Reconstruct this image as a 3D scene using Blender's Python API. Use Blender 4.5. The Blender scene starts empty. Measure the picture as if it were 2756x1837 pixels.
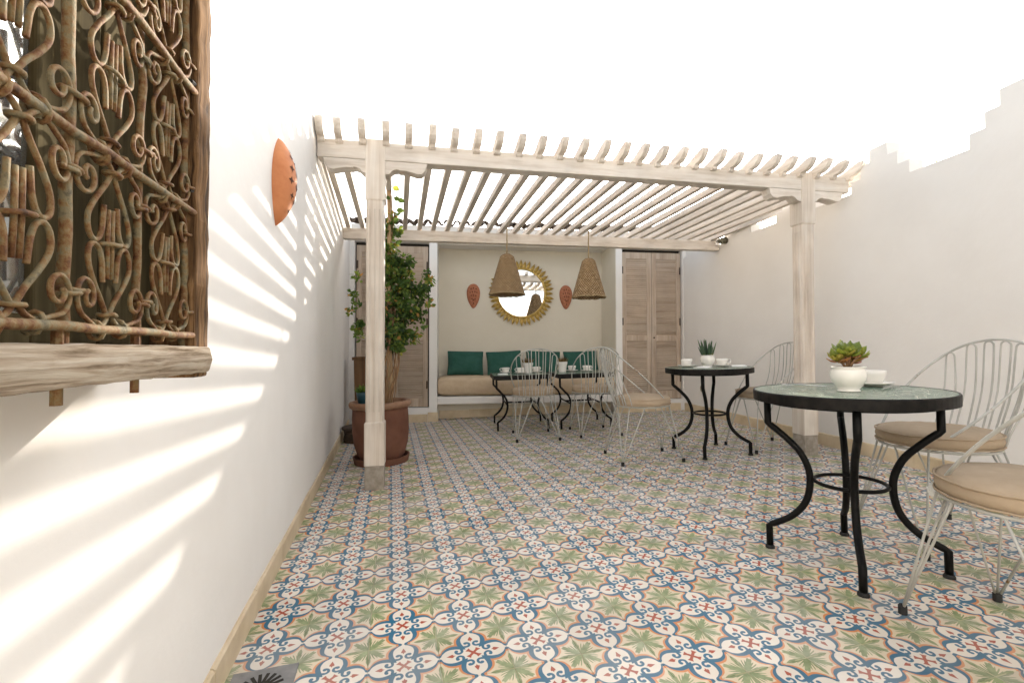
import bpy, bmesh, math, random
from mathutils import Vector, Matrix
random.seed(7)
S = bpy.context.scene
COL = S.collection
R = math.radians
pi = math.pi

# ---------------------------------------------------------------- camera, sky, sun, exposure
AL = R(1.57)                       # the tiled floor drains to the left: it rises by this angle towards +x
CA, SA, TA = math.cos(AL), math.sin(AL), math.tan(AL)
cam = bpy.data.cameras.new('camera')
camo = bpy.data.objects.new('camera', cam)
COL.objects.link(camo)
cam.sensor_width = 36
cam.lens = 36 * 1247.3 / 2756
cam.clip_start = 0.02
cam.clip_end = 500
camo.location = (0.360, -1.571, 0.909)
camo.rotation_euler = (R(90 + 1.05), R(0.05), R(-14.65))
S.camera = camo

SUN_AZ, SUN_EL = R(33.15), R(21.8)
sdir = Vector((math.sin(SUN_AZ) * math.cos(SUN_EL), math.cos(SUN_AZ) * math.cos(SUN_EL), math.sin(SUN_EL)))
W = bpy.data.worlds.new('World')
S.world = W
W.use_nodes = True
wn = W.node_tree
bg = wn.nodes['Background']
sky = wn.nodes.new('ShaderNodeTexSky')
sky.sky_type = 'NISHITA'
sky.sun_disc = False
sky.sun_elevation = SUN_EL
sky.sun_rotation = SUN_AZ
sky.air_density = 1.0
sky.dust_density = 4.0
sky.ozone_density = 1.0
hsv = wn.nodes.new('ShaderNodeHueSaturation')      # thin high haze: a nearly white sky
hsv.inputs['Saturation'].default_value = 0.28
wn.links.new(sky.outputs[0], hsv.inputs['Color'])
wn.links.new(hsv.outputs[0], bg.inputs[0])
bg.inputs[1].default_value = 0.15
sl = bpy.data.lights.new('sun', 'SUN')
sl.energy = 2.8
sl.angle = R(0.6)
sl.color = (1.0, 0.91, 0.80)
so = bpy.data.objects.new('sun', sl)
so.rotation_euler = sdir.to_track_quat('Z', 'Y').to_euler()
so.location = (6, 9, 6)
COL.objects.link(so)
vs = S.view_settings
vs.view_transform = 'Standard'
vs.look = 'None'
vs.gamma = 1
vs.exposure = 1.62
vs.use_curve_mapping = False

# ---------------------------------------------------------------- node helpers
class X:
    """a float socket (or number) of a node tree, with arithmetic"""
    nt = None
    def __init__(s, v): s.v = v
    @staticmethod
    def op(o, *a, clamp=False):
        n = X.nt.nodes.new('ShaderNodeMath'); n.operation = o; n.use_clamp = clamp
        for i, q in enumerate(a):
            q = q.v if isinstance(q, X) else q
            if isinstance(q, (int, float)): n.inputs[i].default_value = q
            else: X.nt.links.new(q, n.inputs[i])
        return X(n.outputs[0])
    def __add__(s, o): return X.op('ADD', s, o)
    __radd__ = __add__
    def __sub__(s, o): return X.op('SUBTRACT', s, o)
    def __rsub__(s, o): return X.op('SUBTRACT', o, s)
    def __mul__(s, o): return X.op('MULTIPLY', s, o)
    __rmul__ = __mul__
    def __truediv__(s, o): return X.op('DIVIDE', s, o)
def xabs(a): return X.op('ABSOLUTE', a)
def xmin(a, b): return X.op('MINIMUM', a, b)
def xmax(a, b): return X.op('MAXIMUM', a, b)
def hyp(a, b): return X.op('SQRT', a * a + b * b)
def step_in(d, aa=0.006):          # 1 where d<0
    return X.op('MULTIPLY_ADD', d, -1.0 / aa, 0.5, clamp=True)
def curve(x, pts):
    n = X.nt.nodes.new('ShaderNodeFloatCurve')
    c = n.mapping.curves[0]
    while len(c.points) > 2: c.points.remove(c.points[1])
    c.points[0].location = pts[0]; c.points[-1].location = pts[-1]
    for p in pts[1:-1]: c.points.new(*p)
    n.mapping.update()
    X.nt.links.new(x.v, n.inputs['Value'])
    return X(n.outputs[0])
def mixc(f, a, b):
    n = X.nt.nodes.new('ShaderNodeMix'); n.data_type = 'RGBA'
    for i, q in ((0, f), (6, a), (7, b)):
        q = q.v if isinstance(q, X) else q
        if isinstance(q, (int, float)): n.inputs[i].default_value = q
        elif isinstance(q, (tuple, list)): n.inputs[i].default_value = (*q[:3], 1)
        else: X.nt.links.new(q, n.inputs[i])
    return n.outputs[2]

def mat(name, rough=0.6, spec=0.5, metal=0.0):
    m = bpy.data.materials.new(name); m.use_nodes = True
    nt = m.node_tree; b = nt.nodes['Principled BSDF']
    b.inputs['Roughness'].default_value = rough
    b.inputs['Specular IOR Level'].default_value = spec
    b.inputs['Metallic'].default_value = metal
    X.nt = nt
    return m, nt, b
def coord(nt, kind='Object', scale=(1, 1, 1), rot=(0, 0, 0)):
    t = nt.nodes.new('ShaderNodeTexCoord'); mp = nt.nodes.new('ShaderNodeMapping')
    mp.inputs['Scale'].default_value = scale; mp.inputs['Rotation'].default_value = rot
    nt.links.new(t.outputs[kind], mp.inputs[0]); return mp.outputs[0]
def noise(nt, vec, scale=5, detail=4, rough=0.55, dist=0.0):
    n = nt.nodes.new('ShaderNodeTexNoise')
    n.inputs['Scale'].default_value = scale; n.inputs['Detail'].default_value = detail
    n.inputs['Roughness'].default_value = rough; n.inputs['Distortion'].default_value = dist
    nt.links.new(vec, n.inputs['Vector']); return n.outputs['Fac']
def ramp(nt, fac, stops):
    n = nt.nodes.new('ShaderNodeValToRGB'); e = n.color_ramp.elements
    while len(e) > 1: e.remove(e[-1])
    e[0].position = stops[0][0]; e[0].color = (*stops[0][1], 1)
    for p, c in stops[1:]:
        q = e.new(p); q.color = (*c, 1)
    nt.links.new(fac, n.inputs[0]); return n.outputs[0]
def bump(nt, b, h, strength=0.3, dist=0.01, prev=None):
    n = nt.nodes.new('ShaderNodeBump'); n.inputs['Strength'].default_value = strength
    n.inputs['Distance'].default_value = dist
    nt.links.new(h, n.inputs['Height'])
    if prev is not None: nt.links.new(prev, n.inputs['Normal'])
    nt.links.new(n.outputs[0], b.inputs['Normal']); return n.outputs[0]
def simple(name, c1, c2, rough=0.6, scale=8, kind='Object', sc=(1, 1, 1), bmp=0.15, bd=0.004, metal=0.0, spec=0.5, detail=5, lo=0.35, hi=0.65, dist=0.0, bscale=None):
    m, nt, b = mat(name, rough, spec, metal)
    v = coord(nt, kind, sc)
    f = noise(nt, v, scale, detail, dist=dist)
    nt.links.new(ramp(nt, f, [(lo, c1), (hi, c2)]), b.inputs['Base Color'])
    if bmp:
        g = noise(nt, v, bscale, 4) if bscale else f
        bump(nt, b, g, bmp, bd)
    return m
def wood(name, c1, c2, c3, axis=2, rough=0.75, freq=26, bmp=0.35, spec=0.3, st=(0.30, 0.48, 0.66)):
    m, nt, b = mat(name, rough, spec)
    sc = [freq, freq, freq]; sc[axis] = freq * 0.05
    v = coord(nt, 'Object', sc)
    f = noise(nt, v, 1.0, 6, 0.62, 0.4)
    v2 = coord(nt, 'Object', (1, 1, 1))
    g = noise(nt, v2, 3.5, 3)
    rnd = nt.nodes.new('ShaderNodeObjectInfo')
    base = ramp(nt, f, [(st[0], c1), (st[1], c2), (st[2], c3)])
    tint = ramp(nt, g, [(0.3, (0.84, 0.84, 0.84)), (0.7, (1.06, 1.06, 1.06))])
    n = nt.nodes.new('ShaderNodeMix'); n.data_type = 'RGBA'; n.blend_type = 'MULTIPLY'; n.inputs[0].default_value = 1
    nt.links.new(base, n.inputs[6]); nt.links.new(tint, n.inputs[7])
    h = nt.nodes.new('ShaderNodeHueSaturation')
    val = X.op('MULTIPLY_ADD', X(rnd.outputs['Random']), 0.16, 0.92)
    nt.links.new(val.v, h.inputs['Value']); nt.links.new(n.outputs[2], h.inputs['Color'])
    nt.links.new(h.outputs[0], b.inputs['Base Color'])
    bump(nt, b, f, bmp, 0.003)
    return m

# ---------------------------------------------------------------- materials
MT = {}
def plaster(name, c1, c2, rough=0.85):
    m, nt, b = mat(name, rough, 0.25)
    v = coord(nt, 'Object')
    f = noise(nt, v, 1.3, 5, 0.6)
    nt.links.new(ramp(nt, f, [(0.3, c1), (0.7, c2)]), b.inputs['Base Color'])
    h1 = noise(nt, v, 3.0, 4, 0.5); h2 = noise(nt, v, 90, 3, 0.6)
    h3 = noise(nt, v, 14, 5, 0.6, 0.6)
    p0 = bump(nt, b, h3, 0.12, 0.006)
    p = bump(nt, b, h1, 0.4, 0.02, p0)
    bump(nt, b, h2, 0.10, 0.002, p)
    return m
MT['plaster'] = plaster('white_plaster', (0.795, 0.765, 0.72), (0.86, 0.835, 0.795))
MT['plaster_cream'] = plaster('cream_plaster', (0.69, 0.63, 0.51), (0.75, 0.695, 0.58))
MT['pale_wood'] = wood('whitewashed_wood_upright', (0.54, 0.45, 0.36), (0.68, 0.60, 0.51), (0.76, 0.70, 0.62), 2)
MT['pale_wood_x'] = wood('whitewashed_wood_beam', (0.58, 0.50, 0.41), (0.71, 0.64, 0.56), (0.79, 0.74, 0.67), 0)
MT['pale_wood_y'] = wood('whitewashed_wood_rafter', (0.54, 0.46, 0.38), (0.68, 0.61, 0.53), (0.77, 0.71, 0.64), 1)
MT['door_wood'] = wood('limed_door_wood', (0.40, 0.30, 0.22), (0.52, 0.41, 0.31), (0.60, 0.50, 0.40), 2)
MT['door_slat'] = wood('limed_slat_wood', (0.44, 0.34, 0.25), (0.57, 0.46, 0.36), (0.65, 0.55, 0.45), 0)
MT['old_post'] = wood('weathered_brown_wood', (0.030, 0.016, 0.007), (0.115, 0.063, 0.028), (0.24, 0.14, 0.066), 2, 0.9, 60, 1.0, 0.15, (0.36, 0.48, 0.60))
MT['old_sill'] = wood('bleached_sill_wood', (0.13, 0.092, 0.058), (0.29, 0.23, 0.165), (0.40, 0.345, 0.27), 1, 0.95, 110, 1.0, 0.12, (0.36, 0.47, 0.60))
MT['old_panel'] = wood('olive_brown_panel_wood', (0.036, 0.028, 0.014), (0.066, 0.052, 0.025), (0.105, 0.084, 0.043), 2, 0.95, 26, 0.5, 0.08)
MT['dark'] = simple('dark_gap', (0.02, 0.017, 0.013), (0.035, 0.03, 0.022), 0.9)
MT['stone'] = simple('beige_skirting_stone', (0.56, 0.44, 0.28), (0.70, 0.58, 0.40), 0.5, 7, bmp=0.1)
MT['concrete'] = simple('grey_post_foot_stone', (0.27, 0.235, 0.19), (0.38, 0.335, 0.28), 0.85, 30, bmp=0.3)
MT['grout'] = simple('pale_grout', (0.55, 0.49, 0.41), (0.68, 0.62, 0.53), 0.9, 30)
MT['terracotta'] = simple('terracotta', (0.52, 0.18, 0.065), (0.63, 0.25, 0.10), 0.75, 14, bmp=0.2)
MT['terracotta_dull'] = simple('dusty_terracotta', (0.36, 0.125, 0.06), (0.48, 0.19, 0.10), 0.8, 30, bmp=0.3)
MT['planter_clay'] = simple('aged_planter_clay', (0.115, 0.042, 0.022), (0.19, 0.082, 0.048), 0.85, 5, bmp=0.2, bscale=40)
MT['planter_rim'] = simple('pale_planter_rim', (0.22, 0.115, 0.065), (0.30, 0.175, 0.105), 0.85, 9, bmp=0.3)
MT['hole_shade'] = simple('painted_hole_shade', (0.07, 0.022, 0.010), (0.10, 0.034, 0.015), 0.9)  # dark brown that paints the shade inside the star openings
MT['black_iron'] = simple('black_wrought_iron', (0.0025, 0.0025, 0.0025), (0.006, 0.0058, 0.0055), 0.5, 40, bmp=0.25, spec=0.16)
MT['iron_rim'] = simple('dark_iron_rim', (0.003, 0.003, 0.003), (0.014, 0.012, 0.010), 0.5, 22, bmp=0.3, spec=0.18)
MT['white_wire'] = simple('white_painted_wire', (0.42, 0.415, 0.375), (0.56, 0.555, 0.515), 0.5, 25, bmp=0.1, hi=0.55)
MT['rubber'] = simple('black_rubber', (0.01, 0.01, 0.01), (0.02, 0.02, 0.02), 0.8)
MT['porcelain'] = simple('white_porcelain', (0.80, 0.77, 0.71), (0.84, 0.81, 0.75), 0.18, 5, bmp=0)
MT['teal_glaze'] = simple('teal_glaze', (0.01, 0.045, 0.06), (0.02, 0.08, 0.10), 0.3, 9, bmp=0)
MT['soil'] = simple('dark_soil', (0.035, 0.022, 0.013), (0.09, 0.06, 0.035), 0.95, 60, bmp=0.8, bd=0.01)
MT['steel'] = simple('table_steel', (0.45, 0.45, 0.44), (0.6, 0.6, 0.58), 0.25, 20, metal=1.0, bmp=0)
MT['paper'] = simple('white_paper_napkin', (0.78, 0.78, 0.74), (0.84, 0.84, 0.8), 0.8, 6, bmp=0)
MT['cable'] = simple('pale_grey_cable', (0.55, 0.56, 0.58), (0.6, 0.62, 0.64), 0.6)
MT['hook'] = simple('dark_hook_metal', (0.04, 0.04, 0.05), (0.08, 0.08, 0.09), 0.5)
MT['hinge'] = simple('dark_brown_hinge', (0.035, 0.02, 0.012), (0.07, 0.04, 0.02), 0.6)
MT['roof_tile'] = simple('weathered_roof_tile', (0.06, 0.045, 0.035), (0.16, 0.115, 0.085), 0.85, 16, bmp=0.4)
MT['stem'] = simple('woody_vine_stem', (0.16, 0.085, 0.04), (0.33, 0.20, 0.10), 0.85, 30, sc=(1, 1, 0.2), bmp=0.5)
MT['bamboo'] = simple('tan_stake', (0.36, 0.23, 0.12), (0.50, 0.35, 0.20), 0.7, 20, sc=(1, 1, 0.1))
MT['brown_box'] = wood('brown_cabinet_wood', (0.10, 0.05, 0.02), (0.15, 0.08, 0.035), (0.20, 0.11, 0.05), 2, 0.6)
MT['rattan'] = simple('dark_rattan', (0.03, 0.02, 0.014), (0.10, 0.065, 0.04), 0.8, 20, sc=(1, 1, 6), bmp=0.6)
MT['socket'] = simple('aged_socket_plastic', (0.25, 0.22, 0.15), (0.35, 0.31, 0.22), 0.5)
MT['spot_body'] = simple('olive_lamp_metal', (0.06, 0.055, 0.035), (0.16, 0.15, 0.10), 0.6, 40)
MT['rope'] = simple('jute_cord', (0.30, 0.22, 0.11), (0.42, 0.32, 0.18), 0.9, 60, sc=(1, 1, 3))
MT['gold'] = simple('antique_gold', (0.42, 0.28, 0.075), (0.68, 0.48, 0.15), 0.42, 22, metal=0.55, bmp=0.5)
MT['drain_plate'] = simple('grey_drain_plate', (0.20, 0.20, 0.20), (0.28, 0.275, 0.27), 0.5, 30, metal=0.2)
MT['ground'] = simple('sandy_ground', (0.30, 0.25, 0.18), (0.40, 0.33, 0.24), 0.95, 0.8)
MT['dry_leaf'] = simple('dry_orange_leaf', (0.42, 0.14, 0.04), (0.55, 0.22, 0.07), 0.8, 30)

def rust():
    m, nt, b = mat('rusty_painted_iron', 0.75, 0.3)
    v = coord(nt, 'Object')
    f = noise(nt, v, 42, 6, 0.7); g = noise(nt, v, 120, 3, 0.6)
    c = ramp(nt, f, [(0.30, (0.06, 0.054, 0.034)), (0.42, (0.19, 0.155, 0.085)), (0.49, (0.20, 0.125, 0.052)), (0.57, (0.14, 0.062, 0.022)), (0.68, (0.055, 0.026, 0.012))])
    nt.links.new(c, b.inputs['Base Color'])
    p = bump(nt, b, f, 0.5, 0.004); bump(nt, b, g, 0.6, 0.002, p)
    return m
def wire_paint():
    m, nt, b = mat('white_painted_wire', 0.5, 0.4)
    v = coord(nt, 'Object')
    f = noise(nt, v, 18, 5, 0.65); g = noise(nt, v, 7, 3, 0.5)
    c1 = ramp(nt, g, [(0.35, (0.38, 0.375, 0.335)), (0.65, (0.52, 0.515, 0.475))])
    X.nt = nt
    k = X.op('MULTIPLY_ADD', X(f), 14.0, -9.0, clamp=True)
    nt.links.new(mixc(k, c1, (0.22, 0.12, 0.05)), b.inputs['Base Color'])
    bump(nt, b, f, 0.2, 0.002)
    return m
MT['white_wire'] = wire_paint()
MT['rust'] = rust()

def fabric(name, c1, c2, sc=260, rough=0.95, wrinkle=0.5):
    m, nt, b = mat(name, rough, 0.15)
    v = coord(nt, 'Object')
    f = noise(nt, v, 9, 4, 0.6); w = noise(nt, v, sc, 2, 0.5)
    nt.links.new(ramp(nt, f, [(0.3, c1), (0.7, c2)]), b.inputs['Base Color'])
    p = bump(nt, b, f, wrinkle, 0.012); bump(nt, b, w, 0.25, 0.001, p)
    return m
MT['beige_fabric'] = fabric('beige_cushion_canvas', (0.37, 0.285, 0.195), (0.44, 0.345, 0.245))
MT['linen'] = fabric('cream_linen', (0.55, 0.42, 0.28), (0.63, 0.50, 0.35), 200, wrinkle=0.9)
MT['green_fabric'] = fabric('dark_green_cotton', (0.026, 0.088, 0.066), (0.042, 0.118, 0.092), 200, wrinkle=0.9)

def leafmat(name, cols, rough=0.5):
    m, nt, b = mat(name, rough, 0.4)
    a = nt.nodes.new('ShaderNodeAttribute'); a.attribute_name = 'tone'
    nt.links.new(ramp(nt, a.outputs['Fac'], cols), b.inputs['Base Color'])
    b.inputs['Subsurface Weight'].default_value = 0.0
    tr = nt.nodes.new('ShaderNodeBsdfTranslucent')
    nt.links.new(ramp(nt, a.outputs['Fac'], [(p, (min(1, c[0] * 2.2 + 0.02), min(1, c[1] * 2.2), c[2] * 1.2)) for p, c in cols]), tr.inputs[0])
    mx = nt.nodes.new('ShaderNodeMixShader'); mx.inputs[0].default_value = 0.35
    nt.links.new(b.outputs[0], mx.inputs[1]); nt.links.new(tr.outputs[0], mx.inputs[2])
    nt.links.new(mx.outputs[0], nt.nodes['Material Output'].inputs[0])
    return m
MT['leaf'] = leafmat('vine_leaf', [(0.0, (0.022, 0.050, 0.014)), (0.4, (0.052, 0.105, 0.026)), (0.75, (0.11, 0.175, 0.04)), (0.92, (0.22, 0.27, 0.05)), (1.0, (0.38, 0.20, 0.07))])
MT['succ'] = leafmat('jade_leaf', [(0.0, (0.13, 0.19, 0.03)), (0.35, (0.26, 0.30, 0.04)), (0.6, (0.38, 0.26, 0.06)), (1.0, (0.34, 0.09, 0.05))], 0.35)
MT['aloe'] = leafmat('aloe_leaf', [(0.0, (0.05, 0.10, 0.06)), (0.6, (0.10, 0.17, 0.10)), (1.0, (0.22, 0.25, 0.08))], 0.45)
MT['dry_sprig'] = leafmat('dry_sprig', [(0.0, (0.10, 0.06, 0.03)), (1.0, (0.20, 0.15, 0.07))], 0.8)

def tile_material():
    """printed cement tile, drawn with arithmetic nodes: one motif per 20 cm tile"""
    m, nt, b = mat('patterned_cement_tile', 0.5, 0.35)
    geo = nt.nodes.new('ShaderNodeNewGeometry'); sp = nt.nodes.new('ShaderNodeSeparateXYZ')
    nt.links.new(geo.outputs['Position'], sp.inputs[0])
    px, py, pz = (X(sp.outputs[i]) for i in range(3))
    wob = noise(nt, geo.outputs['Position'], 55, 2)
    wv = (X(wob) - 0.5) * 0.012
    fu = (px * CA + pz * SA) * 5.0; fv = py * 5.0
    cu = X.op('FLOOR', fu + 0.5); cv = X.op('FLOOR', fv + 0.5)
    ax = xabs(fu - cu); ay = xabs(fv - cv)
    x = xmax(ax, ay) + wv; y = xmin(ax, ay) + wv
    w = curve(x * 2.0, [(0.0, 0.44), (0.24, 0.47), (0.34, 0.53), (0.42, 0.60), (0.52, 0.66), (0.62, 0.68), (0.72, 0.645), (0.80, 0.56), (0.87, 0.42), (0.92, 0.25), (0.955, 0.10), (1.0, 0.07)]) * 0.222
    d = (y - w) * 0.8
    # thickness of blue outline shrinks towards the tips
    tip = X.op('MULTIPLY_ADD', x, -0.075, 0.076, clamp=True)
    inner = step_in(d); blue = step_in(d - tip); orange = step_in(d - tip - 0.030)
    cream = (0.70, 0.585, 0.41); white = (0.78, 0.715, 0.62)
    blu = (0.010, 0.130, 0.235); ora = (0.66, 0.25, 0.085); red = (0.40, 0.065, 0.025)
    c = mixc(orange, cream, ora)
    # leaf in the corners
    p = 0.5 - ax; q = 0.5 - ay
    mn = xmin(p, q); mxx = xmax(p, q)
    r = hyp(p, q); th = X.op('ARCTAN2', mn, mxx) / (pi / 4)
    LR = curve(th, [(0.0, 0.64), (0.09, 0.56), (0.16, 0.49), (0.20, 0.36), (0.24, 0.40), (0.29, 0.22), (0.36, 0.16), (0.43, 0.40), (0.50, 0.45), (0.55, 0.30), (0.62, 0.26), (0.70, 0.46), (0.78, 0.40), (0.88, 0.56), (1.0, 0.54)]) * 0.54
    leaf = step_in(r + wv - LR, 0.012)
    ln = noise(nt, geo.outputs['Position'], 40, 3)
    lc = mixc(X.op('MULTIPLY_ADD', X(ln), 3.0, -1.0, clamp=True), (0.175, 0.235, 0.095), (0.32, 0.37, 0.19))
    c = mixc(leaf * (1.0 - blue), c, lc)
    vein = step_in(xabs(mn) - 0.006, 0.004) * step_in(r - 0.2, 0.02)
    c = mixc(vein * 0.55 * (1.0 - blue), c, cream)
    c = mixc(blue, c, blu)
    c = mixc(inner, c, white)
    # scroll hooks
    cx, cy = 0.205, 0.078
    dx = x - cx; dy = y - cy
    ring = step_in(xabs(hyp(dx, dy) - 0.047) - 0.0195)
    opening = step_in(0.006 - dy) * step_in(-0.022 - dx)
    hook = ring * (1.0 - opening)
    blob = step_in(hyp(x - 0.242, y - 0.088) - 0.028)
    stemm = step_in(xabs(x - 0.158) - 0.020) * step_in(0.078 - y)
    c = mixc(xmax(xmax(hook, blob), stemm * inner), c, blu)
    # red cross and little fleurons
    dg = (x + y) * 0.7071; dn = (x - y) * 0.7071
    arm = step_in(dn - X.op('MULTIPLY_ADD', X.op('MULTIPLY_ADD', dg, 20.0, -1.5, clamp=True), 0.024, 0.021)) * step_in(dg - 0.118)
    fl = step_in(xabs(x - 0.330) / 0.066 + y / 0.030 - 1.0, 0.12)
    flb = step_in(xabs(x - 0.312) - 0.016) * step_in(y - 0.034)
    c = mixc(xmax(arm, xmax(fl, flb)), c, red)
    # wear, tile by tile
    cmb = nt.nodes.new('ShaderNodeCombineXYZ'); nt.links.new(cu.v, cmb.inputs[0]); nt.links.new(cv.v, cmb.inputs[1])
    wnz = nt.nodes.new('ShaderNodeTexWhiteNoise'); wnz.noise_dimensions = '2D'; nt.links.new(cmb.outputs[0], wnz.inputs['Vector'])
    rn = X(wnz.outputs['Value'])
    n1 = noise(nt, geo.outputs['Position'], 6, 5, 0.65)
    wear = X.op('MULTIPLY', X.op('MULTIPLY_ADD', X(n1), 2.6, -0.95, clamp=True), rn * 0.30 + 0.03)
    c = mixc(wear, c, (0.56, 0.50, 0.42))
    hs = nt.nodes.new('ShaderNodeHueSaturation'); nt.links.new(c, hs.inputs['Color'])
    wn2 = nt.nodes.new('ShaderNodeTexWhiteNoise'); wn2.noise_dimensions = '3D'; cm2 = nt.nodes.new('ShaderNodeCombineXYZ'); cm2.inputs[2].default_value = 3.7
    nt.links.new(cu.v, cm2.inputs[0]); nt.links.new(cv.v, cm2.inputs[1]); nt.links.new(cm2.outputs[0], wn2.inputs['Vector'])
    nt.links.new(X.op('MULTIPLY_ADD', X(wn2.outputs['Value']), 0.20, 0.88).v, hs.inputs['Value'])
    nt.links.new(X.op('MULTIPLY_ADD', rn, -0.30, 1.08).v, hs.inputs['Saturation'])
    c = hs.outputs[0]
    dust = noise(nt, geo.outputs['Position'], 1.4, 4, 0.6)
    c = mixc(X.op('MULTIPLY_ADD', X(dust), 0.45, -0.19, clamp=True), c, (0.50, 0.45, 0.37))
    nt.links.new(c, b.inputs['Base Color'])
    rr = X.op('MULTIPLY_ADD', X(n1), 0.35, 0.33)
    nt.links.new(rr.v, b.inputs['Roughness'])
    bump(nt, b, noise(nt, geo.outputs['Position'], 160, 3), 0.06, 0.001)
    return m
MT['tile'] = tile_material()

def zellige():
    m, nt, b = mat('green_glazed_mosaic', 0.16, 0.5)
    v = coord(nt, 'Object')
    vo = nt.nodes.new('ShaderNodeTexVoronoi'); vo.inputs['Scale'].default_value = 26; nt.links.new(v, vo.inputs['Vector'])
    ve = nt.nodes.new('ShaderNodeTexVoronoi'); ve.feature = 'DISTANCE_TO_EDGE'; ve.inputs['Scale'].default_value = 26; nt.links.new(v, ve.inputs['Vector'])
    b.inputs['Roughness'].default_value = 0.22
    sep = nt.nodes.new('ShaderNodeSeparateColor'); nt.links.new(vo.outputs['Color'], sep.inputs[0])
    cc = ramp(nt, sep.outputs[0], [(0.0, (0.035, 0.10, 0.065)), (0.5, (0.08, 0.17, 0.11)), (1.0, (0.16, 0.26, 0.17))])
    X.nt = nt
    g = step_in(X(ve.outputs['Distance']) - 0.05, 0.03)
    nt.links.new(mixc(g, cc, (0.28, 0.30, 0.24)), b.inputs['Base Color'])
    bump(nt, b, ve.outputs['Distance'], 0.15, 0.002)
    return m
MT['zellige'] = zellige()

def weave():
    m, nt, b = mat('woven_straw', 0.85, 0.2)
    t = nt.nodes.new('ShaderNodeTexCoord'); v = t.outputs['UV']
    mp = nt.nodes.new('ShaderNodeMapping'); mp.inputs['Scale'].default_value = (1, 1, 1); nt.links.new(v, mp.inputs[0])
    br = nt.nodes.new('ShaderNodeTexBrick'); br.offset = 0.5
    br.inputs['Scale'].default_value = 1; br.inputs['Brick Width'].default_value = 1 / 36; br.inputs['Row Height'].default_value = 1 / 30
    br.inputs['Mortar Size'].default_value = 0.006; br.inputs['Mortar Smooth'].default_value = 0.6; br.inputs['Bias'].default_value = 0.1
    br.inputs['Color1'].default_value = (0.44, 0.32, 0.185, 1); br.inputs['Color2'].default_value = (0.60, 0.465, 0.30, 1); br.inputs['Mortar'].default_value = (0.13, 0.075, 0.035, 1)
    nt.links.new(mp.outputs[0], br.inputs['Vector'])
    o = coord(nt, 'Object'); f = noise(nt, o, 25, 5, 0.7)
    n = nt.nodes.new('ShaderNodeMix'); n.data_type = 'RGBA'; n.blend_type = 'MULTIPLY'; n.inputs[0].default_value = 1
    nt.links.new(br.outputs['Color'], n.inputs[6]); nt.links.new(ramp(nt, f, [(0.3, (0.6, 0.55, 0.5)), (0.7, (1.15, 1.1, 1.0))]), n.inputs[7])
    nt.links.new(n.outputs[2], b.inputs['Base Color'])
    inv = nt.nodes.new('ShaderNodeMath'); inv.operation = 'SUBTRACT'; inv.inputs[0].default_value = 1; nt.links.new(br.outputs['Fac'], inv.inputs[1])
    p = bump(nt, b, inv.outputs[0], 0.9, 0.006); bump(nt, b, f, 0.5, 0.004, p)
    return m
MT['weave'] = weave()

m, nt, b = mat('mirror_glass', 0.02, 0.5, 1.0); b.inputs['Base Color'].default_value = (0.86, 0.86, 0.84, 1); MT['mirror'] = m
m, nt, b = mat('old_window_glass', 0.04, 0.5)
b.inputs['Base Color'].default_value = (0.55, 0.56, 0.54, 1); b.inputs['Metallic'].default_value = 0.7; b.inputs['Transmission Weight'].default_value = 0.35; b.inputs['IOR'].default_value = 2.2  # light base and metallic stand in for the glare on the pane
_v = coord(nt, 'Object'); bump(nt, b, noise(nt, _v, 9, 2, 0.5), 0.16, 0.006); MT['glass'] = m

# ---------------------------------------------------------------- mesh helpers
def new_obj(name, bm, m, parent=None, smooth=False, bevel=0.0):
    me = bpy.data.meshes.new(name)
    bm.normal_update(); bm.to_mesh(me); bm.free()
    if m: me.materials.append(MT[m] if isinstance(m, str) else m)
    o = bpy.data.objects.new(name, me); COL.objects.link(o)
    if smooth:
        for f in me.polygons: f.use_smooth = True
    if bevel:
        k = o.modifiers.new('edges', 'BEVEL'); k.width = bevel; k.segments = 2; k.limit_method = 'ANGLE'
    if parent is not None: o.parent = parent
    return o
def thing(name, label, cat, loc=(0, 0, 0), group=None, mw=None):
    o = bpy.data.objects.new(name, None); COL.objects.link(o); o.empty_display_size = 0.1
    if mw is not None: o.matrix_world = mw
    else: o.location = loc
    o['label'] = label; o['category'] = cat
    if group: o['group'] = group
    return o
def tag(o, label, cat, group=None):
    o['label'] = label; o['category'] = cat
    if group: o['group'] = group
    return o
BM = bmesh.new
def box(bm, x0, x1, y0, y1, z0, z1, M=None):
    vs_ = [bm.verts.new(Vector(c)) for c in ((x0, y0, z0), (x1, y0, z0), (x1, y1, z0), (x0, y1, z0), (x0, y0, z1), (x1, y0, z1), (x1, y1, z1), (x0, y1, z1))]
    if M is not None:
        for v in vs_: v.co = M @ v.co
    for f in ((0, 3, 2, 1), (4, 5, 6, 7), (0, 1, 5, 4), (1, 2, 6, 5), (2, 3, 7, 6), (3, 0, 4, 7)):
        bm.faces.new([vs_[i] for i in f])
    return vs_
def prism(bm, poly, a, b_, fn):
    """poly: 2D outline; fn(p, t) -> 3D, extruded from t=a to t=b_"""
    A = [bm.verts.new(fn(p, a)) for p in poly]; B_ = [bm.verts.new(fn(p, b_)) for p in poly]
    n = len(poly)
    f1 = bm.faces.new(A); f2 = bm.faces.new(B_[::-1])
    for i in range(n): bm.faces.new((A[(i + 1) % n], A[i], B_[i], B_[(i + 1) % n]))
    bmesh.ops.recalc_face_normals(bm, faces=bm.faces[:])
    if n > 4: bmesh.ops.triangulate(bm, faces=[f1, f2])
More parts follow.
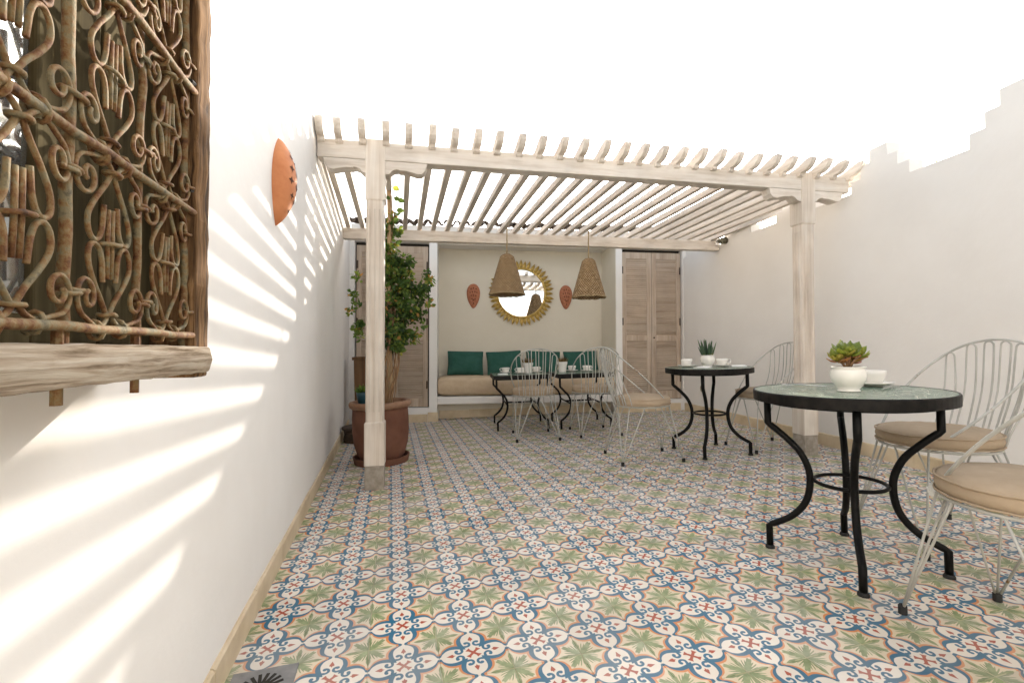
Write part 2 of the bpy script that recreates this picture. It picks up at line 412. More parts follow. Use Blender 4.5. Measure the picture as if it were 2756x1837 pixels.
def tube(bm, pts, r, n=6, closed=False, cap=True):
    pts = [Vector(p) for p in pts]; N = len(pts)
    rs = r if isinstance(r, (list, tuple)) else [r] * N
    rings = []; up = None
    for i in range(N):
        if closed: t = pts[(i + 1) % N] - pts[i - 1]
        else: t = pts[min(i + 1, N - 1)] - pts[max(i - 1, 0)]
        t = t.normalized() if t.length > 1e-9 else Vector((0, 0, 1))
        if up is None: up = t.orthogonal().normalized()
        up = up - t * up.dot(t)
        up = up.normalized() if up.length > 1e-6 else t.orthogonal().normalized()
        s = t.cross(up)
        rings.append([bm.verts.new(pts[i] + (up * math.cos(2 * pi * k / n) + s * math.sin(2 * pi * k / n)) * rs[i]) for k in range(n)])
    for i in range(N if closed else N - 1):
        a, c = rings[i], rings[(i + 1) % N]
        off = 0
        if closed and i == N - 1:
            off = min(range(n), key=lambda o_: (c[o_].co - a[0].co).length)
        for k in range(n): bm.faces.new((a[k], a[(k + 1) % n], c[(k + 1 + off) % n], c[(k + off) % n]))
    if cap and not closed:
        bm.faces.new(rings[0][::-1]); bm.faces.new(rings[-1])
def spl(P, k=6, closed=False):
    P = [Vector(p) for p in P]; n = len(P); out = []
    rng = range(n) if closed else range(n - 1)
    for i in rng:
        if closed: a, b_, c, d = P[i - 1], P[i], P[(i + 1) % n], P[(i + 2) % n]
        else: a, b_, c, d = P[max(i - 1, 0)], P[i], P[i + 1], P[min(i + 2, n - 1)]
        for j in range(k):
            t = j / k
            out.append(0.5 * ((2 * b_) + (c - a) * t + (2 * a - 5 * b_ + 4 * c - d) * t * t + (3 * b_ - a - 3 * c + d) * t ** 3))
    if not closed: out.append(P[-1])
    return out
def lathe(bm, prof, seg=32, c=(0, 0, 0), uv=False, wob=None):
    rings = []
    for i, (r, z) in enumerate(prof):
        if r < 1e-5: rings.append([bm.verts.new((c[0], c[1], c[2] + z))])
        else: rings.append([bm.verts.new((c[0] + r * math.cos(2 * pi * k / seg), c[1] + r * math.sin(2 * pi * k / seg), c[2] + z + (wob(i, k) if wob else 0))) for k in range(seg)])
    lay = bm.loops.layers.uv.verify() if uv else None
    L = len(prof)
    for i in range(L - 1):
        a, d = rings[i], rings[i + 1]
        for k in range(seg):
            k2 = (k + 1) % seg
            if len(a) == 1 and len(d) == 1: continue
            if len(a) == 1: f = bm.faces.new((a[0], d[k2], d[k])); idx = None
            elif len(d) == 1: f = bm.faces.new((a[k], a[k2], d[0])); idx = None
            else:
                f = bm.faces.new((a[k], a[k2], d[k2], d[k]))
                if uv:
                    for lp, (uu, vv) in zip(f.loops, ((k, i), (k + 1, i), (k + 1, i + 1), (k, i + 1))):
                        lp[lay].uv = (uu / seg, vv / (L - 1))
def tone_layer(bm): return bm.faces.layers.float.get('tone') or bm.faces.layers.float.new('tone')
def leaf(bm, base, d, nrm, ln, wd, tone, lay, curl=0.15):
    d = d.normalized(); s = d.cross(nrm).normalized(); u = s.cross(d).normalized()
    P = [base, base + d * ln * 0.3 + s * wd * 0.42 + u * ln * 0.05, base + d * ln * 0.65 + s * wd * 0.40 - u * ln * curl * 0.3, base + d * ln - u * ln * curl,
         base + d * ln * 0.65 - s * wd * 0.40 - u * ln * curl * 0.3, base + d * ln * 0.3 - s * wd * 0.42 + u * ln * 0.05, base + d * ln * 0.5 - u * ln * 0.06]
    v = [bm.verts.new(p) for p in P]
    for f in ((0, 1, 6), (1, 2, 6), (2, 3, 6), (3, 4, 6), (4, 5, 6), (5, 0, 6)):
        bm.faces.new([v[i] for i in f])[lay] = tone
def rv(): return Vector((random.gauss(0, 1), random.gauss(0, 1), random.gauss(0, 1))).normalized()
def FL(x, y, h=0.0): return Vector((x * CA - h * SA, y, x * SA + h * CA))
TILT = Matrix.Rotation(-AL, 4, 'Y')
def on_floor(x, y, rz=0.0, h=0.0):
    """matrix of something standing square on the sloping tiles"""
    return Matrix.Translation(FL(x, y, h)) @ TILT @ Matrix.Rotation(R(rz), 4, 'Z')
def copy_tree(o, parent=None):
    c = o.copy(); COL.objects.link(c)
    if parent is not None: c.parent = parent; c.matrix_parent_inverse = o.matrix_parent_inverse.copy()
    for ch in o.children: copy_tree(ch, c)
    return c

# ---------------------------------------------------------------- lines of the plan
def LW(y): return -0.092 - 0.009 * y            # left wall face
def RW(y): return 3.735 + 0.105 * y             # right wall face
OB = Vector((0, 4.365, 0)); EB = Vector((0.99166, -0.12892, 0)); NB = Vector((0.12892, 0.99166, 0))
def Bp(u, v, z): return OB + EB * u + NB * v + Vector((0, 0, z))
MB = Matrix(((EB.x, NB.x, 0, OB.x), (EB.y, NB.y, 0, OB.y), (0, 0, 1, 0), (0, 0, 0, 1)))   # u,v,z -> world

# ---------------------------------------------------------------- ground and tiled floor
bm = BM()
for a in ((-60, -60), (60, -60), (60, 60), (-60, 60)): bm.verts.new((a[0], a[1], -0.45))
bm.faces.new(bm.verts)
g = new_obj('ground', bm, 'ground'); g['kind'] = 'structure'

bm = BM()
poly = [(LW(-4) - 0.02, -4), (RW(-4) + 0.08, -4), (RW(5) + 0.08, 5.2), (LW(5) - 0.02, 5.2)]
def fl_fn(p, t): return FL(p[0], p[1], t)
prism(bm, poly, -0.2, -0.003, fl_fn)
floor = new_obj('floor', bm, 'grout'); floor['kind'] = 'structure'

# tiles: the 300 that show largest are objects, the rest one joined part
cinv = camo.matrix_basis.inverted() if False else None
CM = Matrix.Translation(camo.location) @ camo.rotation_euler.to_matrix().to_4x4()
CI = CM.inverted(); FP = 1247.3
def px(P):
    q = CI @ Vector(P)
    if q.z > -0.05: return None
    return (1378 + FP * q.x / -q.z, 918.5 - FP * q.y / -q.z)
def area(P4):
    q = [px(p) for p in P4]
    if any(a is None for a in q): return 0
    if all(a[0] < 0 for a in q) or all(a[0] > 2756 for a in q) or all(a[1] > 1837 for a in q): return 0
    return abs(sum(q[i][0] * q[(i + 1) % 4][1] - q[(i + 1) % 4][0] * q[i][1] for i in range(4))) / 2
cells = []
for j in range(-19, 23):
    for i in range(0, 24):
        cx, cy = i * 0.2, j * 0.2
        if cx - 0.1 > RW(cy) + 0.01: continue
        cells.append((area([FL(cx + a, cy + b_) for a, b_ in ((-.1, -.1), (.1, -.1), (.1, .1), (-.1, .1))]), cx, cy))
cells.sort(reverse=True)
DRX, DRY = 0.0, -0.2                                   # the tile that holds the drain
def tile_bm(bm, M):
    h, t = 0.0997, 0.02
    a = [bm.verts.new(M @ Vector((sx * h, sy * h, -t))) for sx, sy in ((-1, -1), (1, -1), (1, 1), (-1, 1))]
    b_ = [bm.verts.new(M @ Vector((sx * h, sy * h, -0.0012))) for sx, sy in ((-1, -1), (1, -1), (1, 1), (-1, 1))]
    h2 = h - 0.0011
    c = [bm.verts.new(M @ Vector((sx * h2, sy * h2, 0))) for sx, sy in ((-1, -1), (1, -1), (1, 1), (-1, 1))]
    for q, w_ in ((a, b_), (b_, c)):
        for i in range(4): bm.faces.new((q[i], q[(i + 1) % 4], w_[(i + 1) % 4], w_[i]))
    bm.faces.new(c)
bm = BM(); tile_bm(bm, Matrix.Identity(4))
t0 = new_obj('tile', bm, 'tile', floor)
rest = BM(); cnt = 0
def tile_mat(cx, cy):
    return Matrix.Translation(FL(cx, cy, random.uniform(-0.0006, 0.0004))) @ TILT @ Matrix.Rotation(R(random.gauss(0, 0.09)), 4, 'X') @ Matrix.Rotation(R(random.gauss(0, 0.09)), 4, 'Y')
for a, cx, cy in cells:
    M = tile_mat(cx, cy)
    if a > 0 and cnt < 300:
        o = t0 if cnt == 0 else t0.copy()
        if cnt: COL.objects.link(o)
        o.parent = floor; o.matrix_local = M; cnt += 1
    else: tile_bm(rest, M)
o = new_obj('tiles', rest, 'tile', floor); o['kind'] = 'stuff'

# floor drain
M = on_floor(0.022, -0.185)
dr = thing('floor_drain', 'square grey metal floor drain with round grate by the left wall', 'drain', mw=M)
bm = BM(); box(bm, -0.085, 0.085, -0.085, 0.085, -0.001, 0.004)
new_obj('plate', bm, 'drain_plate', dr, bevel=0.0015)
bm = BM()
for k in range(18):
    a = 2 * pi * k / 18
    for r0, r1, wd in ((0.022, 0.060, 0.0045),):
        M2 = Matrix.Rotation(a, 4, 'Z'); box(bm, r0, r1, -wd, wd, 0.0032, 0.0052, M2)
new_obj('grate', bm, 'dark', dr)  # raised dark strips stand in for the shade inside the slots

# ---------------------------------------------------------------- left wall
def skirting(parent, A, B_, inward, h=0.085, t=0.012, ln=0.42):
    A = Vector(A); B_ = Vector(B_); d = (B_ - A); L = d.length; d.normalize(); nseg = max(1, round(L / ln))
    for k in range(nseg):
        p0 = A + d * (L * k / nseg + 0.0012); p1 = A + d * (L * (k + 1) / nseg - 0.0012)
        bm = BM(); q = []
        hh = h + random.uniform(-0.003, 0.003); tt = t + random.uniform(-0.001, 0.001)
        for p in (p0, p1):
            f0 = FL(p.x, p.y)
            w_ = inward * tt
            q.append([Vector((p.x, p.y, f0.z - 0.02)), Vector((p.x + w_.x, p.y + w_.y, f0.z - 0.02)), Vector((p.x + w_.x, p.y + w_.y, f0.z + hh - 0.006)), Vector((p.x + w_.x * 0.5, p.y + w_.y * 0.5, f0.z + hh)), Vector((p.x, p.y, f0.z + hh))])
        va = [bm.verts.new(x) for x in q[0]]; vb = [bm.verts.new(x) for x in q[1]]
        bm.faces.new(va); bm.faces.new(vb[::-1])
        for i in range(5): bm.faces.new((va[i], vb[i], vb[(i + 1) % 5], va[(i + 1) % 5]))
        bmesh.ops.recalc_face_normals(bm, faces=bm.faces[:])
        new_obj('skirting_stone', bm, 'stone', parent)
lw = thing('courtyard_wall', 'tall white plastered wall on the left, striped by pergola shadows', 'wall', (LW(0), 0, 0))
bm = BM(); TOPL = 2.372
NS = 40
ya, yb = -4.0, 6.8
rows = []
# the opening behind the projecting window is left as a recess in the wall
WY0, WY1, WZ0, WZ1 = -1.62, -0.76, 0.92, 1.72
ys = [ya, WY0, WY1, yb]; zs = [-0.4, WZ0, WZ1, TOPL]
grid = {}
for i, y in enumerate(ys):
    for j, z in enumerate(zs): grid[i, j] = bm.verts.new((LW(y) - lw.location.x, y, z))
for i in range(3):
    for j in range(3):
        if (i, j) == (1, 1): continue
        bm.faces.new((grid[i, j], grid[i, j + 1], grid[i + 1, j + 1], grid[i + 1, j]))
back = {}
for i in (0, 3):
    for j in (0, 3): back[i, j] = bm.verts.new((LW(ys[i]) - lw.location.x - 0.28, ys[i], zs[j]))
bm.faces.new([grid[i, 3] for i in range(4)] + [back[3, 3], back[0, 3]])
bm.faces.new([back[0, 0], back[0, 3], back[3, 3], back[3, 0]])
bm.faces.new([grid[0, j] for j in range(4)] + [back[0, 3], back[0, 0]])
bm.faces.new([grid[3, j] for j in range(4)] + [back[3, 3], back[3, 0]])
# recess
rc = [bm.verts.new((LW(y) - lw.location.x - 0.25, y, z)) for y, z in ((WY0, WZ0), (WY1, WZ0), (WY1, WZ1), (WY0, WZ1))]
gr = [grid[1, 1], grid[2, 1], grid[2, 2], grid[1, 2]]
for i in range(4): bm.faces.new((gr[i], gr[(i + 1) % 4], rc[(i + 1) % 4], rc[i]))
bm.faces.new(rc)
bmesh.ops.recalc_face_normals(bm, faces=bm.faces[:])
new_obj('plaster', bm, 'plaster', lw)
def reparent(objs, par):
    for o in objs: o.matrix_parent_inverse = par.matrix_world.inverted()
bpy.context.view_layer.update()
n0 = set(bpy.data.objects)
skirting(lw, (LW(-3.9), -3.9), (LW(4.33), 4.33), Vector((1, 0.009, 0)))
reparent([o for o in bpy.data.objects if o not in n0], lw)

# ---------------------------------------------------------------- right wall with stepped merlons
rw = thing('courtyard_wall', 'white plastered wall on the right with stepped ziggurat battlements', 'wall', (RW(0), 0, 0))
bm = BM(); TR = 2.135; TH = 0.11
def rwp(y, z, off): return Vector((RW(y) + off - rw.location.x, y - 0.105 * off, z))
outline = [(-4.0, -0.4), (-4.0, TR)]
k = -5
for k in range(-5, 6):
    c = 0.216 + 0.824 * k
    if c - 0.25 < -4.0 or c + 0.25 > 4.35: continue
    for dy, z0, z1 in ((-0.232, TR, TR + 0.092), (-0.148, TR + 0.092, TR + 0.187), (-0.072, TR + 0.187, TR + 0.282)):
        outline += [(c + dy, z0), (c + dy, z1)]
    for dy, z1, z0 in ((0.072, TR + 0.282, TR + 0.187), (0.148, TR + 0.187, TR + 0.092), (0.232, TR + 0.092, TR)):
        outline += [(c + dy, z1), (c + dy, z0)]
outline += [(4.6, TR), (4.6, -0.4)]
prism(bm, outline, 0.0, TH, lambda p, t: rwp(p[0], p[1], t))
new_obj('plaster', bm, 'plaster', rw, bevel=0.006)
bpy.context.view_layer.update()
n0 = set(bpy.data.objects)
skirting(rw, (RW(3.79), 3.79), (RW(-3.9), -3.9), Vector((-1, 0.105, 0)), 0.10, 0.014)
reparent([o for o in bpy.data.objects if o not in n0], rw)

# rear wall behind the camera (seen in the mirror)
bw = thing('courtyard_wall', 'white wall with a dark window opening, seen only in the round mirror', 'wall', (1.5, -4, 0))
bm = BM()
for a in ((-1.9, -0.2, -0.4, 2.55), (0.75, 2.4, -0.4, 2.55)): box(bm, a[0], a[1], -0.2, 0, a[2], a[3])
box(bm, -0.2, 0.75, -0.2, 0, -0.4, 0.9); box(bm, -0.2, 0.75, -0.2, 0, 1.75, 2.55)
new_obj('plaster', bm, 'plaster', bw)
bm = BM(); box(bm, -0.2, 0.75, -0.19, -0.15, 0.9, 1.75)
new_obj('dark_window', bm, 'dark', bw)

# ---------------------------------------------------------------- back building
hb = thing('terrace_house', 'low white building with niche, two louvred doors and tiled roof edge', 'building', mw=MB.copy())
ZN = 2.34
bm = BM()
box(bm, 0.826, 0.925, 0.0, 0.75, -0.4, ZN)                 # pillar
box(bm, 3.240, 3.325, 0.0, 0.75, -0.4, ZN)                 # pillar
box(bm, -0.40, 0.826, 0.0, 0.30, 2.245, ZN)                # over the doors
box(bm, 3.325, 4.60, 0.0, 0.30, 2.245, ZN)
box(bm, -0.40, 4.60, 0.0, 0.75, ZN, 2.458)                 # fascia and niche ceiling
box(bm, -0.40, -0.075, 0.0, 0.30, -0.4, 2.245)
box(bm, 4.165, 4.60, 0.0, 0.30, -0.4, 2.245)
box(bm, -0.075, 0.826, 0.004, 0.30, -0.4, 0.195)           # door steps
box(bm, 3.325, 4.165, 0.004, 0.30, -0.4, 0.255)
new_obj('wall', bm, 'plaster', hb, bevel=0.004)
bm = BM(); box(bm, 0.925, 3.240, 0.58, 0.75, -0.4, ZN)
new_obj('niche_wall', bm, 'plaster_cream', hb)
bm = BM(); box(bm, 3.234, 3.2395, 0.012, 0.58, 0.3, ZN - 0.002)
new_obj('niche_reveal', bm, 'plaster_cream', hb)
bm = BM(); box(bm, 0.925, 3.240, 0.002, 0.578, 0.232, 0.325)
new_obj('bench_slab', bm, 'plaster', hb, bevel=0.012)
bm = BM(); box(bm, 0.925, 3.240, 0.22, 0.58, -0.2, 0.232)
new_obj('bench_riser', bm, 'plaster_cream', hb)
bm = BM(); box(bm, -0.40, 4.6, 0.31, 2.4, 2.30, 2.42)
new_obj('roof_slab', bm, 'plaster', hb)
for (u0, u1) in ((-0.075, 0.826), (3.325, 4.165)):
    bm = BM(); box(bm, u0, u1, 0.10, 0.13, 0.1, 2.245)
    new_obj('door_gap_shade', bm, 'dark', hb)  # dark sheet standing in for the shade behind and above the leaves
# skirting blocks of the building
def bskirt(u0, u1, v, h, ln=0.4):
    n = max(1, round((u1 - u0) / ln))
    for k in range(n):
        a = u0 + (u1 - u0) * k / n + 0.001; c = u0 + (u1 - u0) * (k + 1) / n - 0.001
        z0 = TA * Bp((a + c) / 2, v, 0).x
        bm = BM(); box(bm, a, c, v - 0.014, v - 0.0005, z0 - 0.03, z0 + h)
        new_obj('skirting_stone', bm, 'stone', hb, bevel=0.003)
bskirt(-0.07, 0.81, 0.004, 0.10); bskirt(0.812, 0.94, 0.0, 0.115); bskirt(0.945, 3.22, 0.22, 0.10); bskirt(3.225, 4.12, 0.0, 0.10)
# roof tiles: cover and pan barrel tiles along the eave
def barrel(bm, r, ln, rise, up=True, t=0.012, seg=8):
    for rr, flip in ((r, False), (r - t, True)):
        pass
    ring = []
    for s_ in (0, 1):
        rw_ = []
        for q in (r, r - t):
            for k in range(seg + 1):
                a = pi * k / seg
                z = math.sin(a) * q * (1 if up else -1)
                rw_.append(bm.verts.new((math.cos(a) * q * (1 - 0.12 * s_), s_ * ln, z + s_ * rise)))
        ring.append(rw_)
    n = seg + 1
    for k in range(seg):
        bm.faces.new((ring[0][k], ring[0][k + 1], ring[1][k + 1], ring[1][k]))
        bm.faces.new((ring[0][n + k], ring[1][n + k], ring[1][n + k + 1], ring[0][n + k + 1]))
        bm.faces.new((ring[0][k], ring[0][n + k], ring[0][n + k + 1], ring[0][k + 1]))
    for k in (0, seg): bm.faces.new((ring[0][k], ring[1][k], ring[1][n + k], ring[0][n + k]))
    bmesh.ops.recalc_face_normals(bm, faces=bm.faces[:])
bm = BM(); barrel(bm, 0.050, 0.40, 0.10, True, 0.022); cov = new_obj('roof_tile', bm, 'roof_tile', hb, smooth=True)
bm = BM(); barrel(bm, 0.046, 0.40, 0.10, False, 0.020); pan = new_obj('roof_tile', bm, 'roof_tile', hb, smooth=True)
first = {0: True, 1: True}
for k in range(38):
    u = -0.16 + 0.1205 * k
    for q, (src, du, z) in enumerate(((cov, 0.0, 2.482), (pan, 0.060, 2.503))):
        o = src if first[q] else src.copy()
        if not first[q]: COL.objects.link(o)
        first[q] = False
        o.parent = hb
        o.location = (u + du + random.uniform(-.006, .006), -0.035 + random.uniform(-.012, .012), z + random.uniform(-.004, .004))
        o.rotation_euler = (random.uniform(-.03, .03), random.uniform(-.06, .06), random.uniform(-.03, .03))
bm = BM(); box(bm, -0.4, 4.6, 0.30, 2.2, 2.462, 2.515); new_obj('roof_bed', bm, 'roof_tile', hb)

# louvred doors (two leaves each)
def door_leaf(u0, u1, z0, z1, hinge_left):
    v0, v1 = 0.045, 0.080
    st = 0.062; mid = 1.03
    bm = BM()
    box(bm, u0, u0 + st, v0, v1, z0, z1); box(bm, u1 - st, u1, v0, v1, z0, z1)
    for a, c in ((z0, z0 + 0.10), (mid, mid + 0.075), (z1 - 0.085, z1)): box(bm, u0 + st, u1 - st, v0 + 0.002, v1 - 0.002, a, c)
    lf = new_obj('door_leaf', bm, 'door_wood', hb, bevel=0.003)
    for a, c in ((z0 + 0.10, mid), (mid + 0.075, z1 - 0.085)):
        bm = BM(); n = int((c - a) / 0.0265)
        for k in range(n):
            zc = a + (c - a) * (k + 0.5) / n
            M = Matrix.Translation((0, 0.062, zc + random.uniform(-.001, .001))) @ Matrix.Rotation(R(-58 + random.uniform(-3, 3)), 4, 'X')
            box(bm, u0 + st, u1 - st, -0.0165, 0.0165, -0.0035, 0.0035, M)
        o = new_obj('louvre_slats', bm, 'door_slat', lf); o['kind'] = 'stuff'
    uh = u0 + 0.012 if hinge_left else u1 - 0.012
    for zc in (z0 + 0.27, (z0 + z1) / 2 + 0.05, z1 - 0.24):
        bm = BM(); tube(bm, [(uh, v0 - 0.004, zc - 0.048), (uh, v0 - 0.004, zc + 0.048)], 0.0085, 8)
        new_obj('hinge', bm, 'hinge', lf)
    return lf
for (u0, u1, z0) in ((-0.058, 0.81, 0.205), (3.335, 4.155, 0.262)):
    um = (u0 + u1) / 2
    door_leaf(u0, um - 0.003, z0, 2.205, True)
    lf = door_leaf(um + 0.003, u1, z0, 2.205, False)
    bm = BM(); lathe(bm, [(0.0, 0.022), (0.010, 0.018), (0.012, 0.010), (0.006, 0.0), (0.0, 0.0)], 12)
    for v in bm.verts: v.co = Vector((um + 0.03 + v.co.x, 0.045 - v.co.z, 1.07 + v.co.y))
    new_obj('knob', bm, 'hinge', lf, smooth=True)

# ---------------------------------------------------------------- pergola
pg = thing('pergola', 'whitewashed timber pergola with scrolled rafter tails over the terrace', 'pergola', (0, 0, 0))
PA = math.atan(-0.0765)
def beam_y(x): return 1.582 - 0.0765 * x                       # front face of the front beam
def make_post(x, y0, sub):
    """x: centre, y0: front face"""
    fz = TA * x
    Mp = Matrix.Translation((x, y0 + 0.062, 0)) @ Matrix.Rotation(PA, 4, 'Z')
    bm = BM(); h = 0.0625
    def sec(hw, z, ch):
        pts = []
        for sx, sy in ((-1, -1), (1, -1), (1, 1), (-1, 1)):
            if ch:
                a = (sx * hw, sy * (hw - ch)); c = (sx * (hw - ch), sy * hw)
                pts += ([a, c] if sx * sy > 0 else [c, a])
            else: pts += [(sx * hw, sy * hw), (sx * hw, sy * hw)]
        return [bm.verts.new(Mp @ Vector((p[0], p[1], z))) for p in pts]
    zf = fz + 0.155
    prof = [(h, zf, 0.003), (h, fz + 0.425, 0.003), (h - 0.002, fz + 0.430, 0.004), (h - 0.0075, fz + 0.438, 0.010), (h - 0.0075, 1.884, 0.010), (h - 0.002, 1.892, 0.004), (h, 1.897, 0.003), (h, 2.285, 0.003)]
    rr = [sec(*p) for p in prof]
    for a, c in zip(rr, rr[1:]):
        for k in range(8): bm.faces.new((a[k], a[(k + 1) % 8], c[(k + 1) % 8], c[k]))
    bm.faces.new(rr[0][::-1]); bm.faces.new(rr[-1])
    bmesh.ops.recalc_face_normals(bm, faces=bm.faces[:])
    p = new_obj('post', bm, 'pale_wood', pg)
    bm = BM(); box(bm, -h + 0.003, h - 0.003, -h + 0.003, h - 0.003, fz - 0.03, zf - 0.001, Mp)
    new_obj('post_foot', bm, 'concrete', p, bevel=0.004)
    # shallow fluting strips on the faces
    bm = BM()
    for off in (-0.03, 0.0, 0.03):
        box(bm, off - 0.006, off + 0.006, -h + 0.0035, -h + 0.0095, fz + 0.50, 1.83, Mp)
        box(bm, -h + 0.0035, -h + 0.0095, off - 0.006, off + 0.006, fz + 0.50, 1.83, Mp)
    new_obj('fluting', bm, 'pale_wood', p, bevel=0.002)
    return p
make_post(0.262, 1.560, 0); make_post(3.505, 1.312, 1)
Mb = Matrix.Translation((0, 1.582, 0)) @ Matrix.Rotation(PA, 4, 'Z')
bm = BM(); box(bm, LW(1.6) + 0.004, 3.885, 0.0, 0.10, 2.150, 2.268, Mb)
new_obj('beam', bm, 'pale_wood_x', pg, bevel=0.005)
def corbel(xc):
    half = [(0.0, 0.0), (0.0, -0.088), (0.065, -0.088), (0.085, -0.082), (0.105, -0.060), (0.125, -0.052), (0.145, -0.050), (0.147, -0.056), (0.19, -0.056), (0.23, -0.064), (0.265, -0.074), (0.295, -0.070), (0.318, -0.045), (0.330, 0.0)]
    pl = [(a, z) for a, z in half[1:]] + [(-a, z) for a, z in half[:0:-1]]
    # outline: right side down, then left
    pl = [(-a, z) for a, z in half[:0:-1]] + [(a, z) for a, z in half[1:]]
    out = []
    for q in pl:
        if not out or (abs(out[-1][0] - q[0]) + abs(out[-1][1] - q[1])) > 1e-5: out.append(q)
    bm = BM(); prism(bm, out, 0.004, 0.094, lambda p, t: Mb @ Vector((xc + p[0], t, 2.1485 + p[1])))
    new_obj('bracket', bm, 'pale_wood_x', pg, bevel=0.002)
corbel(0.262); corbel(3.50)
# back beam
B0 = Vector((-0.125, 3.475, 0)); B1 = Vector((4.045, 3.01, 0)); BA = math.atan2(B1.y - B0.y, B1.x - B0.x)
Mk = Matrix.Translation(B0) @ Matrix.Rotation(BA, 4, 'Z')
bm = BM(); box(bm, 0, (B1 - B0).length, 0.0, 0.085, 2.062, 2.172, Mk)
new_obj('back_beam', bm, 'pale_wood_x', pg, bevel=0.004)
# rafters
NR = 29
for k in range(NR):
    xf = -0.118 + 0.1473 * k; xb = -0.072 + 0.1443 * k
    if k == 0: xf, xb = -0.075, -0.068
    yf = beam_y(xf); yb = B0.y + math.tan(BA) * (xb - B0.x) + 0.16
    w_ = 0.0225
    L = yb - yf; dr_ = -0.072                                     # drop of the underside from front to back
    # side profile (s along the rafter, z)
    zu = lambda s: 2.245 + dr_ * s / L
    prof = [(L, zu(L)), (0.03, zu(0.03)), (0.028, 2.240), (-0.014, 2.240), (-0.026, 2.247), (-0.031, 2.262), (-0.038, 2.265), (-0.058, 2.266), (-0.084, 2.274), (-0.108, 2.292), (-0.126, 2.316), (-0.136, 2.338), (-0.133, 2.350),
            (-0.110, 2.355), (-0.075, 2.350), (-0.035, 2.334), (0.02, 2.312), (0.10, zu(0.10) + 0.053), (L, zu(L) + 0.050)]
    ang = math.atan2(xb - xf, L)
    jz = random.uniform(-0.004, 0.004); jx = random.uniform(-0.004, 0.004); js = random.uniform(-0.012, 0.012)
    bm = BM()
    prism(bm, prof, -w_, w_, lambda p, t: Vector((xf + jx + p[0] * math.sin(ang) + t * math.cos(ang), yf + js + p[0] * math.cos(ang) - t * math.sin(ang), p[1] + jz)))
    new_obj('rafter', bm, 'pale_wood_y', pg, bevel=0.002)

# ---------------------------------------------------------------- projecting window with iron scrollwork, on the left wall
wd = thing('window', 'weathered wooden window box with rusty scrollwork grille on the left wall', 'window', (0, 0, 0))
XF, XG, XP = 0.066, 0.050, 0.004
YE = -0.686                                          # outer end
def rough_bar(name, m, x0, x1, y0, y1, z0, z1, axis, n=26, amp=0.004, par=wd):
    bm = BM(); rings = []
    for i in range(n + 1):
        t = i / n
        if axis == 'z': c = [(x0, y0), (x1, y0), (x1, y1), (x0, y1)]
        else: c = [(x0, z0), (x1, z0), (x1, z1), (x0, z1)]
        a0, a1 = c[0]; 
        ring = []
        for (p, q) in ((x0, 0), (x0 * .5 + x1 * .5, 0), (x1, 0), (x1, .5), (x1, 1), (x0 * .5 + x1 * .5, 1), (x0, 1), (x0, .5)):
            if axis == 'z': co = Vector((p, y0 + (y1 - y0) * q, z0 + (z1 - z0) * t))
            else: co = Vector((p, y0 + (y1 - y0) * t, z0 + (z1 - z0) * q))
            e = 1.0 if not (t in (0, 1)) else 0.4
            corner = (p in (x0, x1)) and q in (0, 1)
            cen = Vector(((x0 + x1) / 2, (y0 + y1) / 2, (z0 + z1) / 2))
            if corner:
                if axis == 'z': co += (Vector((cen.x, cen.y, co.z)) - co) * 0.05
                else: co += (Vector((cen.x, co.y, cen.z)) - co) * 0.06
            co += Vector((random.gauss(0, amp), 0 if axis == 'y' else random.gauss(0, amp), 0 if axis == 'z' else random.gauss(0, amp))) * e
            ring.append(bm.verts.new(co))
        rings.append(ring)
    for a, c in zip(rings, rings[1:]):
        for k in range(8): bm.faces.new((a[k], a[(k + 1) % 8], c[(k + 1) % 8], c[k]))
    bm.faces.new(rings[0][::-1]); bm.faces.new(rings[-1])
    bmesh.ops.recalc_face_normals(bm, faces=bm.faces[:])
    o = new_obj(name, bm, m, par, smooth=True)
    for f_ in o.data.polygons: f_.use_smooth = False
    k = o.modifiers.new('edges', 'BEVEL'); k.width = 0.004; k.segments = 2; k.limit_method = 'ANGLE'; k.angle_limit = R(40)
    return o
ZS0, ZS1, ZT = 0.872, 0.916, 1.70
rough_bar('frame', 'old_post', -0.095, XF, -0.742, YE, 0.866, ZT, 'z', 40, 0.0012)
rough_bar('frame', 'old_post', -0.095, XF, -1.60, -1.545, 0.90, ZT, 'z', 20, 0.0018)
rough_bar('frame', 'old_post', -0.095, XF, -1.63, YE + 0.02, ZT, ZT + 0.06, 'y', 26, 0.0018)
rough_bar('sill', 'old_sill', -0.095, XF + 0.010, -1.64, -0.703, ZS0, ZS1, 'y', 60, 0.0005)
# casement: stile boards and panes
bm = BM(); box(bm, XP - 0.022, XP, -0.872, -0.745, ZS1, ZT)
new_obj('shutter_board', bm, 'old_panel', wd, bevel=0.003)
bm = BM(); box(bm, XP - 0.022, XP - 0.001, -0.985, -0.8755, ZS1, ZT)
new_obj('shutter_board', bm, 'old_panel', wd, bevel=0.003)
bm = BM(); box(bm, XP - 0.020, XP - 0.003, -1.545, -0.986, ZS1, ZS1 + 0.03); box(bm, XP - 0.020, XP - 0.003, -1.545, -0.986, ZT - 0.05, ZT)
new_obj('casement_rail', bm, 'old_panel', wd)
bm = BM(); box(bm, XP - 0.013, XP - 0.008, -1.545, -0.986, ZS1 + 0.03, ZT - 0.05)
new_obj('pane', bm, 'glass', wd)
for z in (1.16, 1.33):
    bm = BM(); tube(bm, [(XG + 0.004, -0.748, z), (XG + 0.006, -0.738, z)], 0.0045, 8); new_obj('nail', bm, 'dark', wd)
# rods that poke out below the sill
for y in (-1.030, -0.890):
    bm = BM(); tube(bm, [(XG, y, 0.856), (XG, y, ZS1 + 0.02)], 0.0050, 6); new_obj('rod', bm, 'rust', wd)
